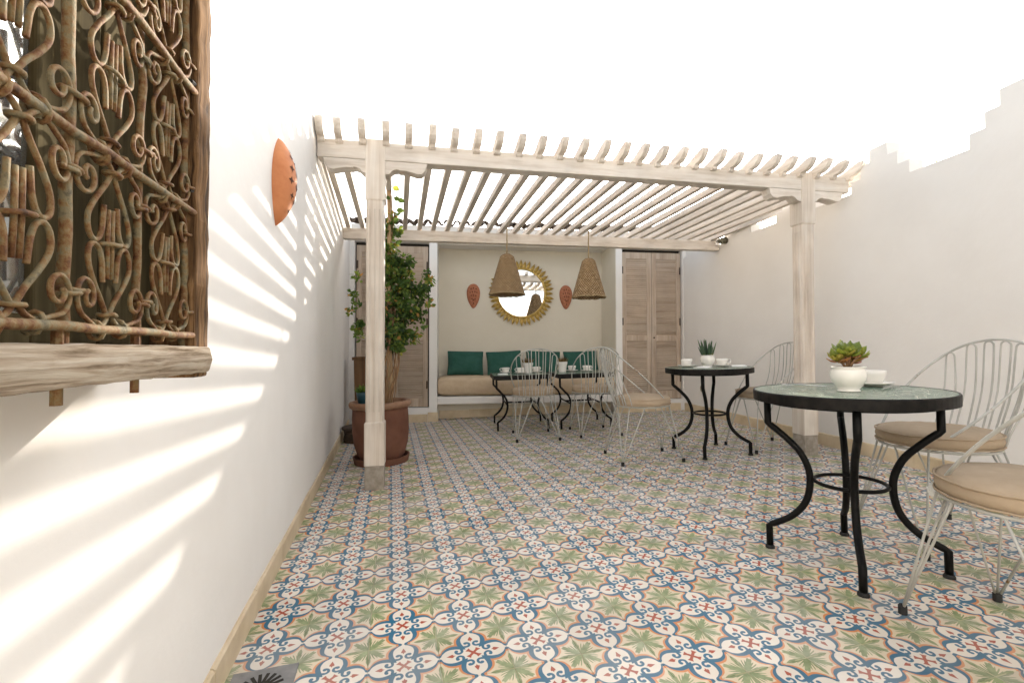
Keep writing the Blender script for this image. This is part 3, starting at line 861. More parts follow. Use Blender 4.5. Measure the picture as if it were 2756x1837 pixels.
# grille
cols = [-1.435, -1.295, -1.155, -1.015, -0.878, -0.742]; rowsz = [0.931, 1.127, 1.318, 1.509]
def wob_line(p0, p1, n, amp):
    p0, p1 = Vector(p0), Vector(p1)
    return [p0.lerp(p1, i / n) + Vector((random.gauss(0, amp), random.gauss(0, amp), random.gauss(0, amp))) for i in range(n + 1)]
bm = BM()
for j, z in enumerate(rowsz):
    tube(bm, wob_line((XG + 0.006, -1.54, z), (XG + 0.006, -0.738, z), 14, 0.0012), 0.0050, 8)
gl = new_obj('grille', bm, 'rust', wd, smooth=True)
for i, y in enumerate(cols):
    bm = BM(); tube(bm, wob_line((XG - 0.004, y, ZS0 + 0.02), (XG - 0.004, y, ZT), 18, 0.0011), 0.0056 if i % 2 else 0.0048, 8)
    new_obj('bar', bm, 'rust', gl, smooth=True)
def spiral(c, r0, a0, turns, n, f):
    return [f(c[0] + r0 * (1 - 0.85 * t) * math.cos(a0 + 2 * pi * turns * t), c[1] + r0 * (1 - 0.85 * t) * math.sin(a0 + 2 * pi * turns * t)) for t in [k / n for k in range(n + 1)]]
def collar(p, d, w_=0.0085, ln=0.006):
    """a short flat ring wrapped round the rods at p, wide along d"""
    bm = BM(); p = Vector(p); d = Vector(d).normalized()
    x = Vector((1, 0, 0)); s = x.cross(d).normalized()
    pts = [p + d * (w_ * 1.5 * math.cos(a)) + x * (0.0075 * math.sin(a)) + s * random.gauss(0, 0.0006) for a in [2 * pi * k / 10 for k in range(10)]]
    tube(bm, pts, 0.0026, 6, closed=True)
    return new_obj('collar', bm, 'rust', gl, smooth=True)
RSC = 0.0028
for ci in range(1, 5):
    for ri in range(3):
        ya_, yb_ = cols[ci], cols[ci + 1]; za, zb = rowsz[ri], rowsz[ri + 1]
        yc, zc = (ya_ + yb_) / 2, (za + zb) / 2; hy, hz = (yb_ - ya_) / 2, (zb - za) / 2
        ox = [random.gauss(0, 0.0010) for _ in range(3)]
        wu, wv = random.uniform(-.03, .03), random.uniform(-.03, .03)
        def f(u, v, x=0.0): return Vector((XG + x + ox[0] + 0.0015 * math.sin(3 * u + 2 * v), yc + (u + wu * (1 - u * u) + 0.02 * math.sin(4 * v + ci)) * hy, zc + (v + wv * (1 - v * v) + 0.015 * math.sin(5 * u + ri)) * hz))
        for sv in (1, -1):
            for su in (1, -1):
                P = [f(0.03 * su, -0.82 * sv), f(0.18 * su, -0.66 * sv), f(0.38 * su, -0.47 * sv), f(0.53 * su, -0.27 * sv), f(0.52 * su, -0.10 * sv), f(0.40 * su, -0.02 * sv), f(0.27 * su, -0.06 * sv), f(0.20 * su, -0.18 * sv), f(0.18 * su, -0.32 * sv), f(0.17 * su, -0.44 * sv)]
                bm = BM(); tube(bm, spl(P, 5), RSC, 6); new_obj('scroll', bm, 'rust', gl, smooth=True)
                cu_, cv_ = 0.67 * su, -0.64 * sv
                k0 = 1 if su * sv > 0 else -1
                sp_ = [f(0.03 * su, -0.80 * sv, 0.002), f(0.14 * su, -0.90 * sv, 0.002), f(0.34 * su, -0.955 * sv, 0.002)]
                n_ = 15; tmax = 1.42 + random.uniform(-.12, .12)
                for q in range(n_ + 1):
                    t = q / n_
                    th = -pi / 2 * sv + k0 * 2 * pi * tmax * t
                    rr_ = 1 - 0.80 * t
                    sp_.append(f(cu_ + 0.28 * rr_ * math.cos(th), cv_ + 0.24 * rr_ * math.sin(th), 0.002 + 0.003 * t))
                bm = BM(); tube(bm, spl(sp_, 3), RSC * 0.95, 6); new_obj('scroll', bm, 'rust', gl, smooth=True)
                collar(f(0.95 * su, -0.62 * sv), (0, 1, 0.15 * random.uniform(-1, 1)), 0.0085)
                collar(f(0.34 * su, -0.985 * sv), (0, 0.35 * random.uniform(-1, 1), 1), 0.0070)
            collar(f(0, -0.82 * sv), (0, 1, random.uniform(-.2, .2)), 0.0060)
        for uu in (-0.055, 0.055):
            bm = BM(); tube(bm, [f(uu, 0.40), f(uu, 0.0), f(uu, -0.40)], RSC * 0.9, 6); new_obj('scroll', bm, 'rust', gl, smooth=True)
        collar(f(0, 0), (0, 1, random.uniform(-.15, .15)), 0.0110)

# ---------------------------------------------------------------- terracotta wall lights
STAR = lambda r, r2, n: [((r if k % 2 == 0 else r2) * math.cos(pi * k / n), (r if k % 2 == 0 else r2) * math.sin(pi * k / n)) for k in range(2 * n)]
def sconce(M, hw, hh, dep, label, pointed, m, holes):
    """egg-shaped half shell; local x across, z up, -y out of the wall"""
    t = thing('wall_light', label, 'wall light', mw=M, group=None)
    def surf(u, v):                                   # u in -1..1 across, v in -1..1 up
        if pointed: w_ = (1 - v * v) ** 0.9 if abs(v) < 1 else 0
        else:
            w_ = math.sqrt(max(0, 1 - v * v)) * (1 + 0.28 * v - 0.06 * v * v)
        return Vector((u * w_ * hw, -dep * math.sqrt(max(0, 1 - u * u)) * max(0, 1 - v * v) ** (0.8 if pointed else 0.45), v * hh))
    bm = BM(); NU, NV = 16, 22
    G = [[bm.verts.new(surf(-math.cos(pi * i / NU), -math.cos(pi * j / NV))) for i in range(NU + 1)] for j in range(NV + 1)]
    for j in range(NV):
        for i in range(NU): bm.faces.new((G[j][i], G[j][i + 1], G[j + 1][i + 1], G[j + 1][i]))
    bmesh.ops.remove_doubles(bm, verts=bm.verts[:], dist=1e-5)
    bmesh.ops.recalc_face_normals(bm, faces=bm.faces[:])
    new_obj('shell', bm, m, t, smooth=True)
    for (u, v, r, n, stretch) in holes:
        P = surf(u, v); du = (surf(min(.99, u + .03), v) - surf(max(-.99, u - .03), v)).normalized(); dv = (surf(u, v + .03) - surf(u, v - .03)).normalized()
        nn = du.cross(dv).normalized()
        if nn.y > 0: nn = -nn
        bm = BM(); q = [bm.verts.new(P + nn * 0.0012 + du * a * r + dv * c * r * stretch) for a, c in STAR(1, 0.42, n)]
        cc = bm.verts.new(P + nn * 0.0012)
        for k in range(len(q)): bm.faces.new((cc, q[k], q[(k + 1) % len(q)]))
        new_obj('star_hole_shade', bm, 'hole_shade', t)  # flat dark inlay, not cut through; its colour stands for the shade inside
    return t
Ms = Matrix.Translation((LW(0.51), 0.510, 1.604)) @ Matrix.Rotation(R(90), 4, 'Z') @ Matrix.Rotation(R(7), 4, 'Y')
hl = [(-.35, .5, .016, 4, 1), (0.25, .45, .017, 4, 1.2), (-.45, .22, .018, 4, 1), (.1, .18, .020, 4, 1.4), (.55, .25, .016, 4, 1.3), (-.5, -.06, .018, 4, 1), (.05, -.10, .020, 4, 1), (.5, -.08, .018, 4, 1.4), (-.3, -.36, .016, 4, 1), (.2, -.42, .018, 4, 1), (.62, -.32, .014, 4, 1.2), (0, -.66, .014, 4, 1), (0, .70, .014, 4, 1)]
t = sconce(Ms, 0.092, 0.192, 0.074, 'large pointed terracotta wall light pierced with stars on the left wall', True, 'terracotta', hl)
hb2 = [(u, v, .0125, 4, 1.5) for u, v in ((-.4, .55), (0, .62), (.4, .55), (-.5, .25), (-.18, .30), (.18, .30), (.5, .25), (-.35, 0), (0, .02), (.35, 0), (-.25, -.28), (.25, -.28), (0, -.34), (0, -.62))]
def nw(u, z): return Matrix.Translation(Bp(u, 0.579, z)) @ Matrix.Rotation(math.atan2(EB.y, EB.x), 4, 'Z')
for (u, lab) in ((1.40, 'egg-shaped pierced terracotta wall light left of the round mirror'), (2.708, 'egg-shaped pierced terracotta wall light right of the round mirror')):
    o = sconce(nw(u, 1.655), 0.090, 0.170, 0.055, lab, False, 'terracotta_dull', hb2)
    o['group'] = 'terracotta wall lights in the niche'

# ---------------------------------------------------------------- sunburst mirror
mi = thing('mirror', 'round mirror with a gold sunburst frame of leaf rays in the niche', 'mirror', mw=nw(2.066, 1.702))
def ringpts(r, n=64): return [(r * math.cos(2 * pi * k / n), r * math.sin(2 * pi * k / n)) for k in range(n)]
bm = BM(); v = [bm.verts.new((a, -0.022, c)) for a, c in ringpts(0.328)]; bm.faces.new(v); bmesh.ops.recalc_face_normals(bm, faces=bm.faces[:])
for f_ in bm.faces:
    if f_.normal.y > 0: f_.normal_flip()
new_obj('mirror_glass', bm, 'mirror', mi)
bm = BM(); tube(bm, [(a, -0.022, c) for a, c in ringpts(0.337)], 0.013, 10, closed=True)
new_obj('frame_ring', bm, 'gold', mi, smooth=True)
bm = BM(); lathe(bm, [(0.30, 0.0), (0.37, 0.0), (0.37, 0.014), (0.30, 0.014)], 48)
for v in bm.verts: v.co = Vector((v.co.x, -v.co.z - 0.001, v.co.y))
new_obj('frame_back', bm, 'gold', mi)
bm = BM()
P = [(0.345, 0.010), (0.368, 0.021), (0.396, 0.025), (0.426, 0.017), (0.458, 0.002)]
top = []
vl = [bm.verts.new((r_, -0.012 - 0.004 * i, -w_)) for i, (r_, w_) in enumerate(P)]
vc = [bm.verts.new((r_, -0.026 - 0.004 * i, 0.0)) for i, (r_, w_) in enumerate(P)]
vr = [bm.verts.new((r_, -0.012 - 0.004 * i, w_)) for i, (r_, w_) in enumerate(P)]
vb = [bm.verts.new((P[0][0], -0.008, 0)), bm.verts.new((P[-1][0], -0.022, 0))]
for i in range(4):
    bm.faces.new((vl[i], vc[i], vc[i + 1], vl[i + 1])); bm.faces.new((vc[i], vr[i], vr[i + 1], vc[i + 1]))
bm.faces.new(vl + vr[::-1])
bmesh.ops.recalc_face_normals(bm, faces=bm.faces[:])
ray0 = new_obj('ray', bm, 'gold', mi)
NRAY = 44
for k in range(NRAY):
    o = ray0 if k == 0 else ray0.copy()
    if k: COL.objects.link(o)
    o.parent = mi
    s_ = 1.0 + (0.02 if k % 2 else -0.012) + random.uniform(-.01, .01)
    o.matrix_local = Matrix.Rotation(-2 * pi * k / NRAY + random.uniform(-.02, .02), 4, 'Y') @ Matrix.Scale(s_, 4)

# ---------------------------------------------------------------- bench mattress and pillows
def pillow(bm, w_, h_, t_, pinch=0.75, N=12, sag=0.0):
    G = {}
    for side in (1, -1):
        for i in range(N + 1):
            for j in range(N + 1):
                u, v = -1 + 2 * i / N, -1 + 2 * j / N
                if (i in (0, N) or j in (0, N)) and side == -1: continue
                e = (1 - u ** 4) * (1 - v ** 4)
                dz = side * t_ / 2 * e ** 0.6
                k = 1 - 0.055 * (1 - v * v) * abs(u) ** 3 ; q = 1 - 0.065 * (1 - u * u) * abs(v) ** 3
                G[side, i, j] = bm.verts.new((u * w_ / 2 * k, dz + random.gauss(0, 0.0015), v * h_ / 2 * q))
    g_ = lambda s, i, j: G.get((s, i, j)) or G[1, i, j]
    for s in (1, -1):
        for i in range(N):
            for j in range(N):
                q = [g_(s, i, j), g_(s, i + 1, j), g_(s, i + 1, j + 1), g_(s, i, j + 1)]
                bm.faces.new(q if s == -1 else q[::-1])
    bmesh.ops.recalc_face_normals(bm, faces=bm.faces[:])
bm = BM()
mu0, mu1, mv0, mv1, mz0, mz1 = 0.932, 3.228, 0.010, 0.560, 0.327, 0.570
NX, NC = 56, 28
rings = []
for i in range(NX + 1):
    t_ = i / NX; e = min(1.0, min(t_, 1 - t_) * 26) ** 0.4
    rg = []
    for k in range(NC):
        a = 2 * pi * k / NC
        cx_, cz_ = math.cos(a), math.sin(a)
        sq = lambda c_: math.copysign(abs(c_) ** 0.42, c_)
        rg.append(bm.verts.new((mu0 + (mu1 - mu0) * t_, (mv0 + mv1) / 2 + sq(cx_) * (mv1 - mv0) / 2 * (0.93 + 0.07 * e), mz0 + (mz1 - mz0) / 2 + sq(cz_) * (mz1 - mz0) / 2 * (0.75 + 0.25 * e) + (0.010 * math.sin(t_ * 9) + random.gauss(0, 0.002) if cz_ > 0.2 else 0))))
    rings.append(rg)
for a, c in zip(rings, rings[1:]):
    for k in range(NC): bm.faces.new((a[k], a[(k + 1) % NC], c[(k + 1) % NC], c[k]))
bm.faces.new(rings[0][::-1]); bm.faces.new(rings[-1]); bmesh.ops.recalc_face_normals(bm, faces=bm.faces[:])
o = new_obj('bench_cushion', bm, 'linen', smooth=True); o.matrix_world = MB
tag(o, 'long cream linen mattress lying on the built-in bench', 'bench cushion')
labs = ['dark green pillow at the left end of the bench', 'dark green pillow second from the left on the bench', 'dark green pillow behind the white flowerpots, third from the left on the bench', 'dark green pillow at the right end of the bench, nearest the right door']
for k, (u, rz) in enumerate(((1.285, 1), (1.805, -3), (2.335, 2), (2.865, -2))):
    bm = BM(); pillow(bm, 0.51, 0.355, 0.15)
    o = new_obj('pillow', bm, 'green_fabric', smooth=True)
    s_ = o.modifiers.new('soft', 'SUBSURF'); s_.levels = 1; s_.render_levels = 1
    o.matrix_world = MB @ Matrix.Translation((u, 0.335 + 0.02 * (k % 2), 0.735)) @ Matrix.Rotation(R(rz), 4, 'Y') @ Matrix.Rotation(R(-17), 4, 'X')
    tag(o, labs[k], 'pillow', 'green pillows on the bench')

# ---------------------------------------------------------------- pendant lamps
def pendant(x, y, ztop, zs1, zs0, r, label):
    t = thing('pendant_lamp', label, 'lamp', (x, y, zs0), 'straw pendant lamps')
    H = zs1 - zs0
    prof = [(r * 1.0, 0.0), (r * 0.985, 0.012)] + [(r * (1 - 0.66 * q), H * q) for q in [0.05 + 0.87 * i / 30 for i in range(31)]] + [(r * 0.30, H * 0.955), (r * 0.20, H * 0.985), (0.012, H)]
    bm = BM(); lathe(bm, prof, 72, uv=True, wob=lambda i, k: random.gauss(0, 0.0012) + (random.gauss(0, 0.004) if i == 0 else 0))
    o = new_obj('shade', bm, 'weave', t, smooth=True)
    sd = o.modifiers.new('thick', 'SOLIDIFY'); sd.thickness = 0.006; sd.offset = -1
    bm = BM(); tube(bm, [(r * 1.0 * math.cos(2 * pi * k / 40), r * 1.0 * math.sin(2 * pi * k / 40), random.gauss(0.0, 0.003)) for k in range(40)], 0.006, 6, closed=True)
    new_obj('rim', bm, 'rope', t, smooth=True)
    bm = BM(); tube(bm, wob_line((0, 0, H - 0.005), (0, 0, ztop - zs0), 8, 0.0015), 0.0065, 6)
    new_obj('cord', bm, 'rope', t, smooth=True)
    return t
pendant(1.532, 3.115, 2.225, 1.915, 1.487, 0.188, 'conical woven straw lamp hanging in front of the round mirror')
pendant(2.405, 3.005, 2.215, 1.890, 1.470, 0.180, 'conical woven straw lamp hanging right of the mirror')

# ---------------------------------------------------------------- tables
def s_leg(bm, prof, ang, r=0.0125, c=(0, 0)):
    pts = []
    core = spl([Vector((p[0], 0, p[1])) for p in prof[1:-1]], 5)
    seq = [Vector((prof[0][0], 0, prof[0][1]))] + core + [Vector((prof[-1][0], 0, prof[-1][1]))]
    M = Matrix.Translation((c[0], c[1], 0)) @ Matrix.Rotation(ang, 4, 'Z')
    tube(bm, [M @ p for p in seq], r, 8)
def round_table(x, y, rz, label):
    t = thing('bistro_table', label, 'table', mw=on_floor(x, y, rz), group='round green tiled bistro tables')
    H = 0.687; Rr = 0.335
    bm = BM(); lathe(bm, [(0, H), (Rr - 0.006, H), (Rr - 0.006, H - 0.03), (0, H - 0.03)], 72)
    new_obj('tabletop', bm, 'zellige', t)
    bm = BM(); lathe(bm, [(Rr - 0.006, H - 0.041), (Rr, H - 0.040), (Rr + 0.001, H - 0.004), (Rr - 0.002, H + 0.0012), (Rr - 0.007, H + 0.001), (Rr - 0.007, H - 0.041), (Rr - 0.006, H - 0.041)], 72)
    new_obj('rim', bm, 'iron_rim', t, smooth=False)
    bm = BM(); lathe(bm, [(0, H - 0.031), (0.29, H - 0.031), (0.29, H - 0.052), (0.275, H - 0.052), (0.275, H - 0.045), (0, H - 0.045)], 48)
    new_obj('apron', bm, 'black_iron', t)
    prof = [(0.283, H - 0.045), (0.283, 0.540), (0.225, 0.488), (0.166, 0.420), (0.136, 0.330), (0.150, 0.225), (0.205, 0.150), (0.290, 0.098), (0.290, 0.002)]
    for k in range(4):
        bm = BM(); s_leg(bm, prof, pi / 4 + pi / 2 * k, 0.0135)
        lg = new_obj('leg', bm, 'black_iron', t, smooth=True)
        bm = BM(); lathe(bm, [(0, 0.0), (0.019, 0.0), (0.0185, 0.008), (0.014, 0.014), (0, 0.014)], 12, c=(0.290 * math.cos(pi / 4 + pi / 2 * k), 0.290 * math.sin(pi / 4 + pi / 2 * k), 0.0008))
        new_obj('foot_cap', bm, 'rubber', lg)
    bm = BM(); tube(bm, [(0.122 * math.cos(2 * pi * k / 36), 0.122 * math.sin(2 * pi * k / 36), 0.315) for k in range(36)], 0.0075, 8, closed=True)
    new_obj('ring', bm, 'black_iron', t, smooth=True)
    return t
round_table(2.160, -0.100, 0, 'nearest round green mosaic table with the jade plant pot')
round_table(2.886, 1.687, -1, 'farther round mosaic table with two cups and the spiky aloe pot')
def square_table(x, y, rz, label):
    t = thing('square_table', label, 'table', mw=on_floor(x, y, rz), group='square tables along the bench')
    H = 0.592; a = 0.312
    bm = BM(); box(bm, -a + .008, a - .008, -a + .008, a - .008, H - 0.03, H); new_obj('tabletop', bm, 'zellige', t)
    bm = BM()
    for (x0, x1, y0, y1) in ((-a, a, -a, -a + .0075), (-a, a, a - .0075, a), (-a, -a + .0075, -a + .0075, a - .0075), (a - .0075, a, -a + .0075, a - .0075)):
        box(bm, x0, x1, y0, y1, H - 0.042, H + 0.0012)
    new_obj('rim', bm, 'iron_rim', t)
    bm = BM(); box(bm, -a + .03, a - .03, -a + .03, a - .03, H - 0.05, H - 0.031); new_obj('apron', bm, 'black_iron', t)
    # legs curve in the left-right plane
    prof = [(0.278, H - 0.045), (0.278, 0.455), (0.235, 0.410), (0.185, 0.350), (0.166, 0.275), (0.180, 0.195), (0.225, 0.130), (0.275, 0.092), (0.275, 0.002)]
    for sx in (1, -1):
        for sy in (1, -1):
            bm = BM(); s_leg(bm, prof, 0 if sx > 0 else pi, 0.0115, (0, sy * 0.262))
            lg = new_obj('leg', bm, 'black_iron', t, smooth=True)
    for sx in (1, -1):
        bm = BM(); tube(bm, [(sx * 0.166, -0.262, 0.272), (sx * 0.166, 0.262, 0.272)], 0.009, 8); new_obj('stretcher', bm, 'black_iron', t, smooth=True)
    bm = BM(); tube(bm, [(-0.166, 0, 0.272), (0.166, 0, 0.272)], 0.009, 8); new_obj('stretcher', bm, 'black_iron', t, smooth=True)
    return t
square_table(1.785, 3.50, -8.5, 'left square dark table pushed up to the bench, three cups on it')
square_table(2.447, 3.34, -8.5, 'right square dark table by the bench, beside the right door')

# ---------------------------------------------------------------- wire chairs
def make_chair():
    t = thing('wire_chair', 'x', 'chair', group='white wire chairs at the tables')
    zr = 0.418; rr = 0.205; rod = 0.0047
    C = lambda a, r=rr, z=zr: Vector((r * math.cos(a), r * math.sin(a), z))
    bm = BM(); tube(bm, [C(2 * pi * k / 40) for k in range(40)], rod * 1.1, 6, closed=True)
    for q in (-0.1, 0.0, 0.1):
        h_ = math.sqrt(rr * rr - q * q); tube(bm, [(q, -h_, zr - 0.003), (q, h_, zr - 0.003)], rod * 0.8, 6)
    new_obj('seat_frame', bm, 'white_wire', t, smooth=True)
    # hoop: arms run straight from the front of the seat to the top of the back
    hoop = [C(R(52), rr + 0.004), (0.190, 0.060, 0.520), (0.225, -0.050, 0.625), (0.228, -0.150, 0.715), (0.195, -0.235, 0.795), (0.120, -0.285, 0.852), (0.0, -0.302, 0.872)]
    hp = [Vector(p) for p in hoop]; full = hp + [Vector((-p.x, p.y, p.z)) for p in hp[-2::-1]]
    hs = spl(full, 6)
    bm = BM(); tube(bm, hs, rod * 1.15, 6); new_obj('back_hoop', bm, 'white_wire', t, smooth=True)
    def hoop_at(x):
        best = min((p for p in hs if p.y < -0.08), key=lambda p: abs(p.x - x)); return best
    bm = BM()
    for xc, hw in ((-0.172, 0.022), (-0.104, 0.022), (-0.035, 0.021), (0.035, 0.021), (0.104, 0.022), (0.172, 0.022)):
        pts = []
        for sx in (-1, 1):
            xt = xc + sx * hw; ht = hoop_at(xc)
            xb = xt * 0.80
            yb_ = -math.sqrt(max(0.001, (rr * 1.0) ** 2 - xb * xb))
            zt = ht.z - 0.014; yt = ht.y + 0.004
            leg_ = [Vector((xb * 0.9, yb_ + 0.045, zr - 0.004)), Vector((xb, yb_ - 0.004, zr + 0.006)), Vector((xb + (xt - xb) * 0.2, yb_ - 0.026, zr + 0.07)), Vector((xb + (xt - xb) * 0.6, yb_ + (yt - yb_) * 0.5 - 0.026, zr + (zt - zr) * 0.52)), Vector((xt, yt, zt - 0.03))]
            pts.append(leg_)
        hy_ = hoop_at(xc)
        tp = [Vector((xc - hw * 0.72, hy_.y + 0.003, hy_.z - 0.012)), Vector((xc, hy_.y + 0.003, hy_.z - 0.005)), Vector((xc + hw * 0.72, hy_.y + 0.003, hy_.z - 0.012))]
        tube(bm, spl(pts[0] + tp + pts[1][::-1], 4), rod * 0.82, 6)
    new_obj('back_rods', bm, 'white_wire', t, smooth=True)
    for sx, sy, fx, fy in ((1, 1, 0.185, 0.235), (-1, 1, -0.185, 0.235), (1, -1, 0.205, -0.245), (-1, -1, -0.205, -0.245)):
        foot = Vector((fx, fy, 0.016)); a = math.atan2(fy, fx)
        bm = BM()
        for da in (-0.58, 0.02, 0.58):
            tube(bm, [foot + Vector((0.006 * math.sin(a) * -da, 0.006 * math.cos(a) * da, 0.0)), C(a + da, rr * (1.0 if da else 0.99))], rod * 0.85, 6)
        lg = new_obj('leg', bm, 'white_wire', t, smooth=True)
        bm = BM(); lathe(bm, [(0, 0.0005), (0.0125, 0.0005), (0.0125, 0.026), (0.009, 0.030), (0, 0.030)], 12, c=(fx, fy, 0))
        new_obj('foot_cap', bm, 'rubber', lg, smooth=False)
    return t
def make_cushion():
    t = thing('seat_cushion', 'x', 'cushion', group='round beige seat cushions')
    r = 0.212; h = 0.062
    prof = [(0.0, 0.0), (r - 0.02, 0.0), (r - 0.004, 0.008), (r + 0.002, h * 0.45), (r - 0.002, h - 0.012), (r - 0.016, h), (r * 0.6, h + 0.010), (r * 0.25, h + 0.012), (0.0, h + 0.010)]
    bm = BM(); lathe(bm, prof, 48, wob=lambda i, k: random.gauss(0, 0.0009))
    new_obj('pad', bm, 'beige_fabric', t, smooth=True)
    for z in (0.008, h - 0.010):
        bm = BM(); tube(bm, [((r + 0.001) * math.cos(2 * pi * k / 48), (r + 0.001) * math.sin(2 * pi * k / 48), z + random.gauss(0, .0008)) for k in range(48)], 0.0035, 6, closed=True)
        new_obj('piping', bm, 'beige_fabric', t, smooth=True)
    return t
CH = make_chair(); CU = make_cushion()
spots = [
    (1.747, 2.850, -8, 'white wire chair with its back to the camera, at the left square table', 'beige cushion on the chair at the left square table'),
    (2.372, 2.822, -6.5, 'white wire chair with its back to the camera, at the right square table', 'beige cushion on the chair at the right square table'),
    (2.284, 1.700, -98, 'white wire chair seen from the side, left of the farther round table', 'beige cushion on the chair left of the farther round table'),
    (3.400, 1.665, 87, 'white wire chair right of the farther round table, by the pergola post', 'shaded beige cushion on the chair by the right pergola post'),
    (2.715, -0.050, 77, 'grey white wire chair with tall fan back, right of the nearest round table', 'beige cushion half under the nearest round table'),
    (2.130, -0.675, -6, 'nearest white wire chair, cut off by the right edge of the photo', 'nearest beige cushion, cut off by the right edge of the photo')]
for k, (x, y, rz, l1, l2) in enumerate(spots):
    c = CH if k == 0 else copy_tree(CH)
    c.matrix_world = on_floor(x, y, rz); c['label'] = l1
    c2 = CU if k == 0 else copy_tree(CU)
    c2.matrix_world = on_floor(x, y, rz + 40, 0.4235); c2['label'] = l2

# ---------------------------------------------------------------- crockery and plants on the tables
def make_cup():
    t = thing('cup', 'x', 'cup', group='white cups')
    prof = [(0.0, 0.004), (0.024, 0.004), (0.026, 0.0), (0.029, 0.004), (0.040, 0.022), (0.046, 0.045), (0.047, 0.060), (0.0445, 0.060), (0.043, 0.045), (0.036, 0.022), (0.022, 0.010), (0, 0.010)]
    bm = BM(); lathe(bm, prof, 36); new_obj('bowl', bm, 'porcelain', t, smooth=True)
    bm = BM(); tube(bm, spl([(0.042, 0, 0.050), (0.060, 0, 0.052), (0.068, 0, 0.040), (0.060, 0, 0.026), (0.040, 0, 0.020)], 5), 0.0042, 6); new_obj('handle', bm, 'porcelain', t, smooth=True)
    return t
def make_saucer():
    bm = BM(); lathe(bm, [(0, 0.002), (0.030, 0.0), (0.034, 0.003), (0.060, 0.010), (0.072, 0.015), (0.072, 0.018), (0.058, 0.013), (0.032, 0.006), (0, 0.006)], 40)
    o = new_obj('saucer', bm, 'porcelain', smooth=True); o['category'] = 'saucer'; o['group'] = 'white saucers'
    return o
CP = make_cup(); SC = make_saucer()
HR, HS = 0.6882, 0.5932
cups = [(2.385, -0.035, HR, 150, 'white cup behind the jade plant pot on the nearest table'), (2.790, 1.835, HR, 20, 'white cup on the left side of the farther round table'), (3.020, 1.690, HR, -30, 'white cup right of the aloe pot on the farther round table'),
        (1.665, 3.640, HS, 170, 'leftmost white cup on the left square table'), (1.800, 3.480, HS, 150, 'white cup at the front of the left square table, beside the pot'), (2.010, 3.570, HS, 20, 'white cup right of the flowerpot on the left square table'),
        (2.420, 3.480, HS, 100, 'white cup beside the flowerpot on the right square table'), (2.560, 3.380, HS, 0, 'rightmost white cup on the right square table')]
for k, (x, y, h, rz, lab) in enumerate(cups):
    c = CP if k == 0 else copy_tree(CP)
    c.matrix_world = on_floor(x, y, rz, h + 0.0065); c['label'] = lab
    s_ = SC if k == 0 else SC.copy()
    if k: COL.objects.link(s_)
    s_.matrix_world = on_floor(x, y, rz, h); s_['label'] = lab.replace('white cup', 'white saucer under the cup')

def pot_round(M, s, label, cat='potted plant'):
    t = thing('potted_plant', label, cat, mw=M)
    prof = [(0.0, 0.0), (0.052, 0.0), (0.052, 0.006), (0.046, 0.010), (0.062, 0.030), (0.079, 0.062), (0.082, 0.088), (0.076, 0.112), (0.072, 0.120), (0.079, 0.126), (0.080, 0.131), (0.072, 0.131), (0.068, 0.122), (0.070, 0.105), (0.0, 0.105)]
    bm = BM(); lathe(bm, [(a * s, c * s) for a, c in prof], 44); new_obj('pot', bm, 'porcelain', t, smooth=True)
    bm = BM(); lathe(bm, [(0.0, 0.112 * s), (0.04 * s, 0.110 * s), (0.070 * s, 0.106 * s)], 24); new_obj('soil', bm, 'soil', t, smooth=True)
    return t
# jade plant
t = pot_round(on_floor(2.128, -0.135, 0, HR), 0.74, 'white pot with a green and red jade plant on the nearest table')
bm = BM()
stems = [((0.0, 0, 0.078), (-0.045, 0.005, 0.125)), ((0, 0, 0.078), (0.040, -0.015, 0.140)), ((0.01, 0, 0.078), (0.008, 0.028, 0.150)), ((0, 0.0, 0.078), (-0.018, -0.026, 0.146)), ((0.01, 0, 0.078), (0.048, 0.02, 0.118)), ((0, 0, 0.078), (-0.035, -0.02, 0.150))]
for a, c in stems: tube(bm, [a, Vector(a).lerp(Vector(c), .5) + Vector((0, 0, .008)), c], [0.006, 0.005, 0.004], 6)
new_obj('stem', bm, 'stem', t, smooth=True)
bm = BM(); lay = tone_layer(bm)
for a, c in stems:
    c = Vector(c)
    for k in range(13):
        a_ = k * 2.4; el = R(8 + 70 * (k / 13) + random.uniform(-8, 8)); d = Vector((math.cos(a_) * math.cos(el), math.sin(a_) * math.cos(el), math.sin(el)))
        low = c.z < 0.13
        tone = min(1, max(0, (0.85 if low else 0.62) - 0.6 * math.sin(el) + random.uniform(-.2, .3)))
        nrm = Vector((0, 0, 1)) if abs(d.z) < 0.8 else Vector((1, 0, 0))
        ln = random.uniform(0.036, 0.056)
        leaf(bm, c + d * 0.003 - Vector((0, 0, 0.012 * (1 - k / 13))), d, nrm, ln, ln * 0.66, tone, lay, -0.15)
o = new_obj('leaves', bm, 'succ', t, smooth=True)
sd = o.modifiers.new('thick', 'SOLIDIFY'); sd.thickness = 0.003
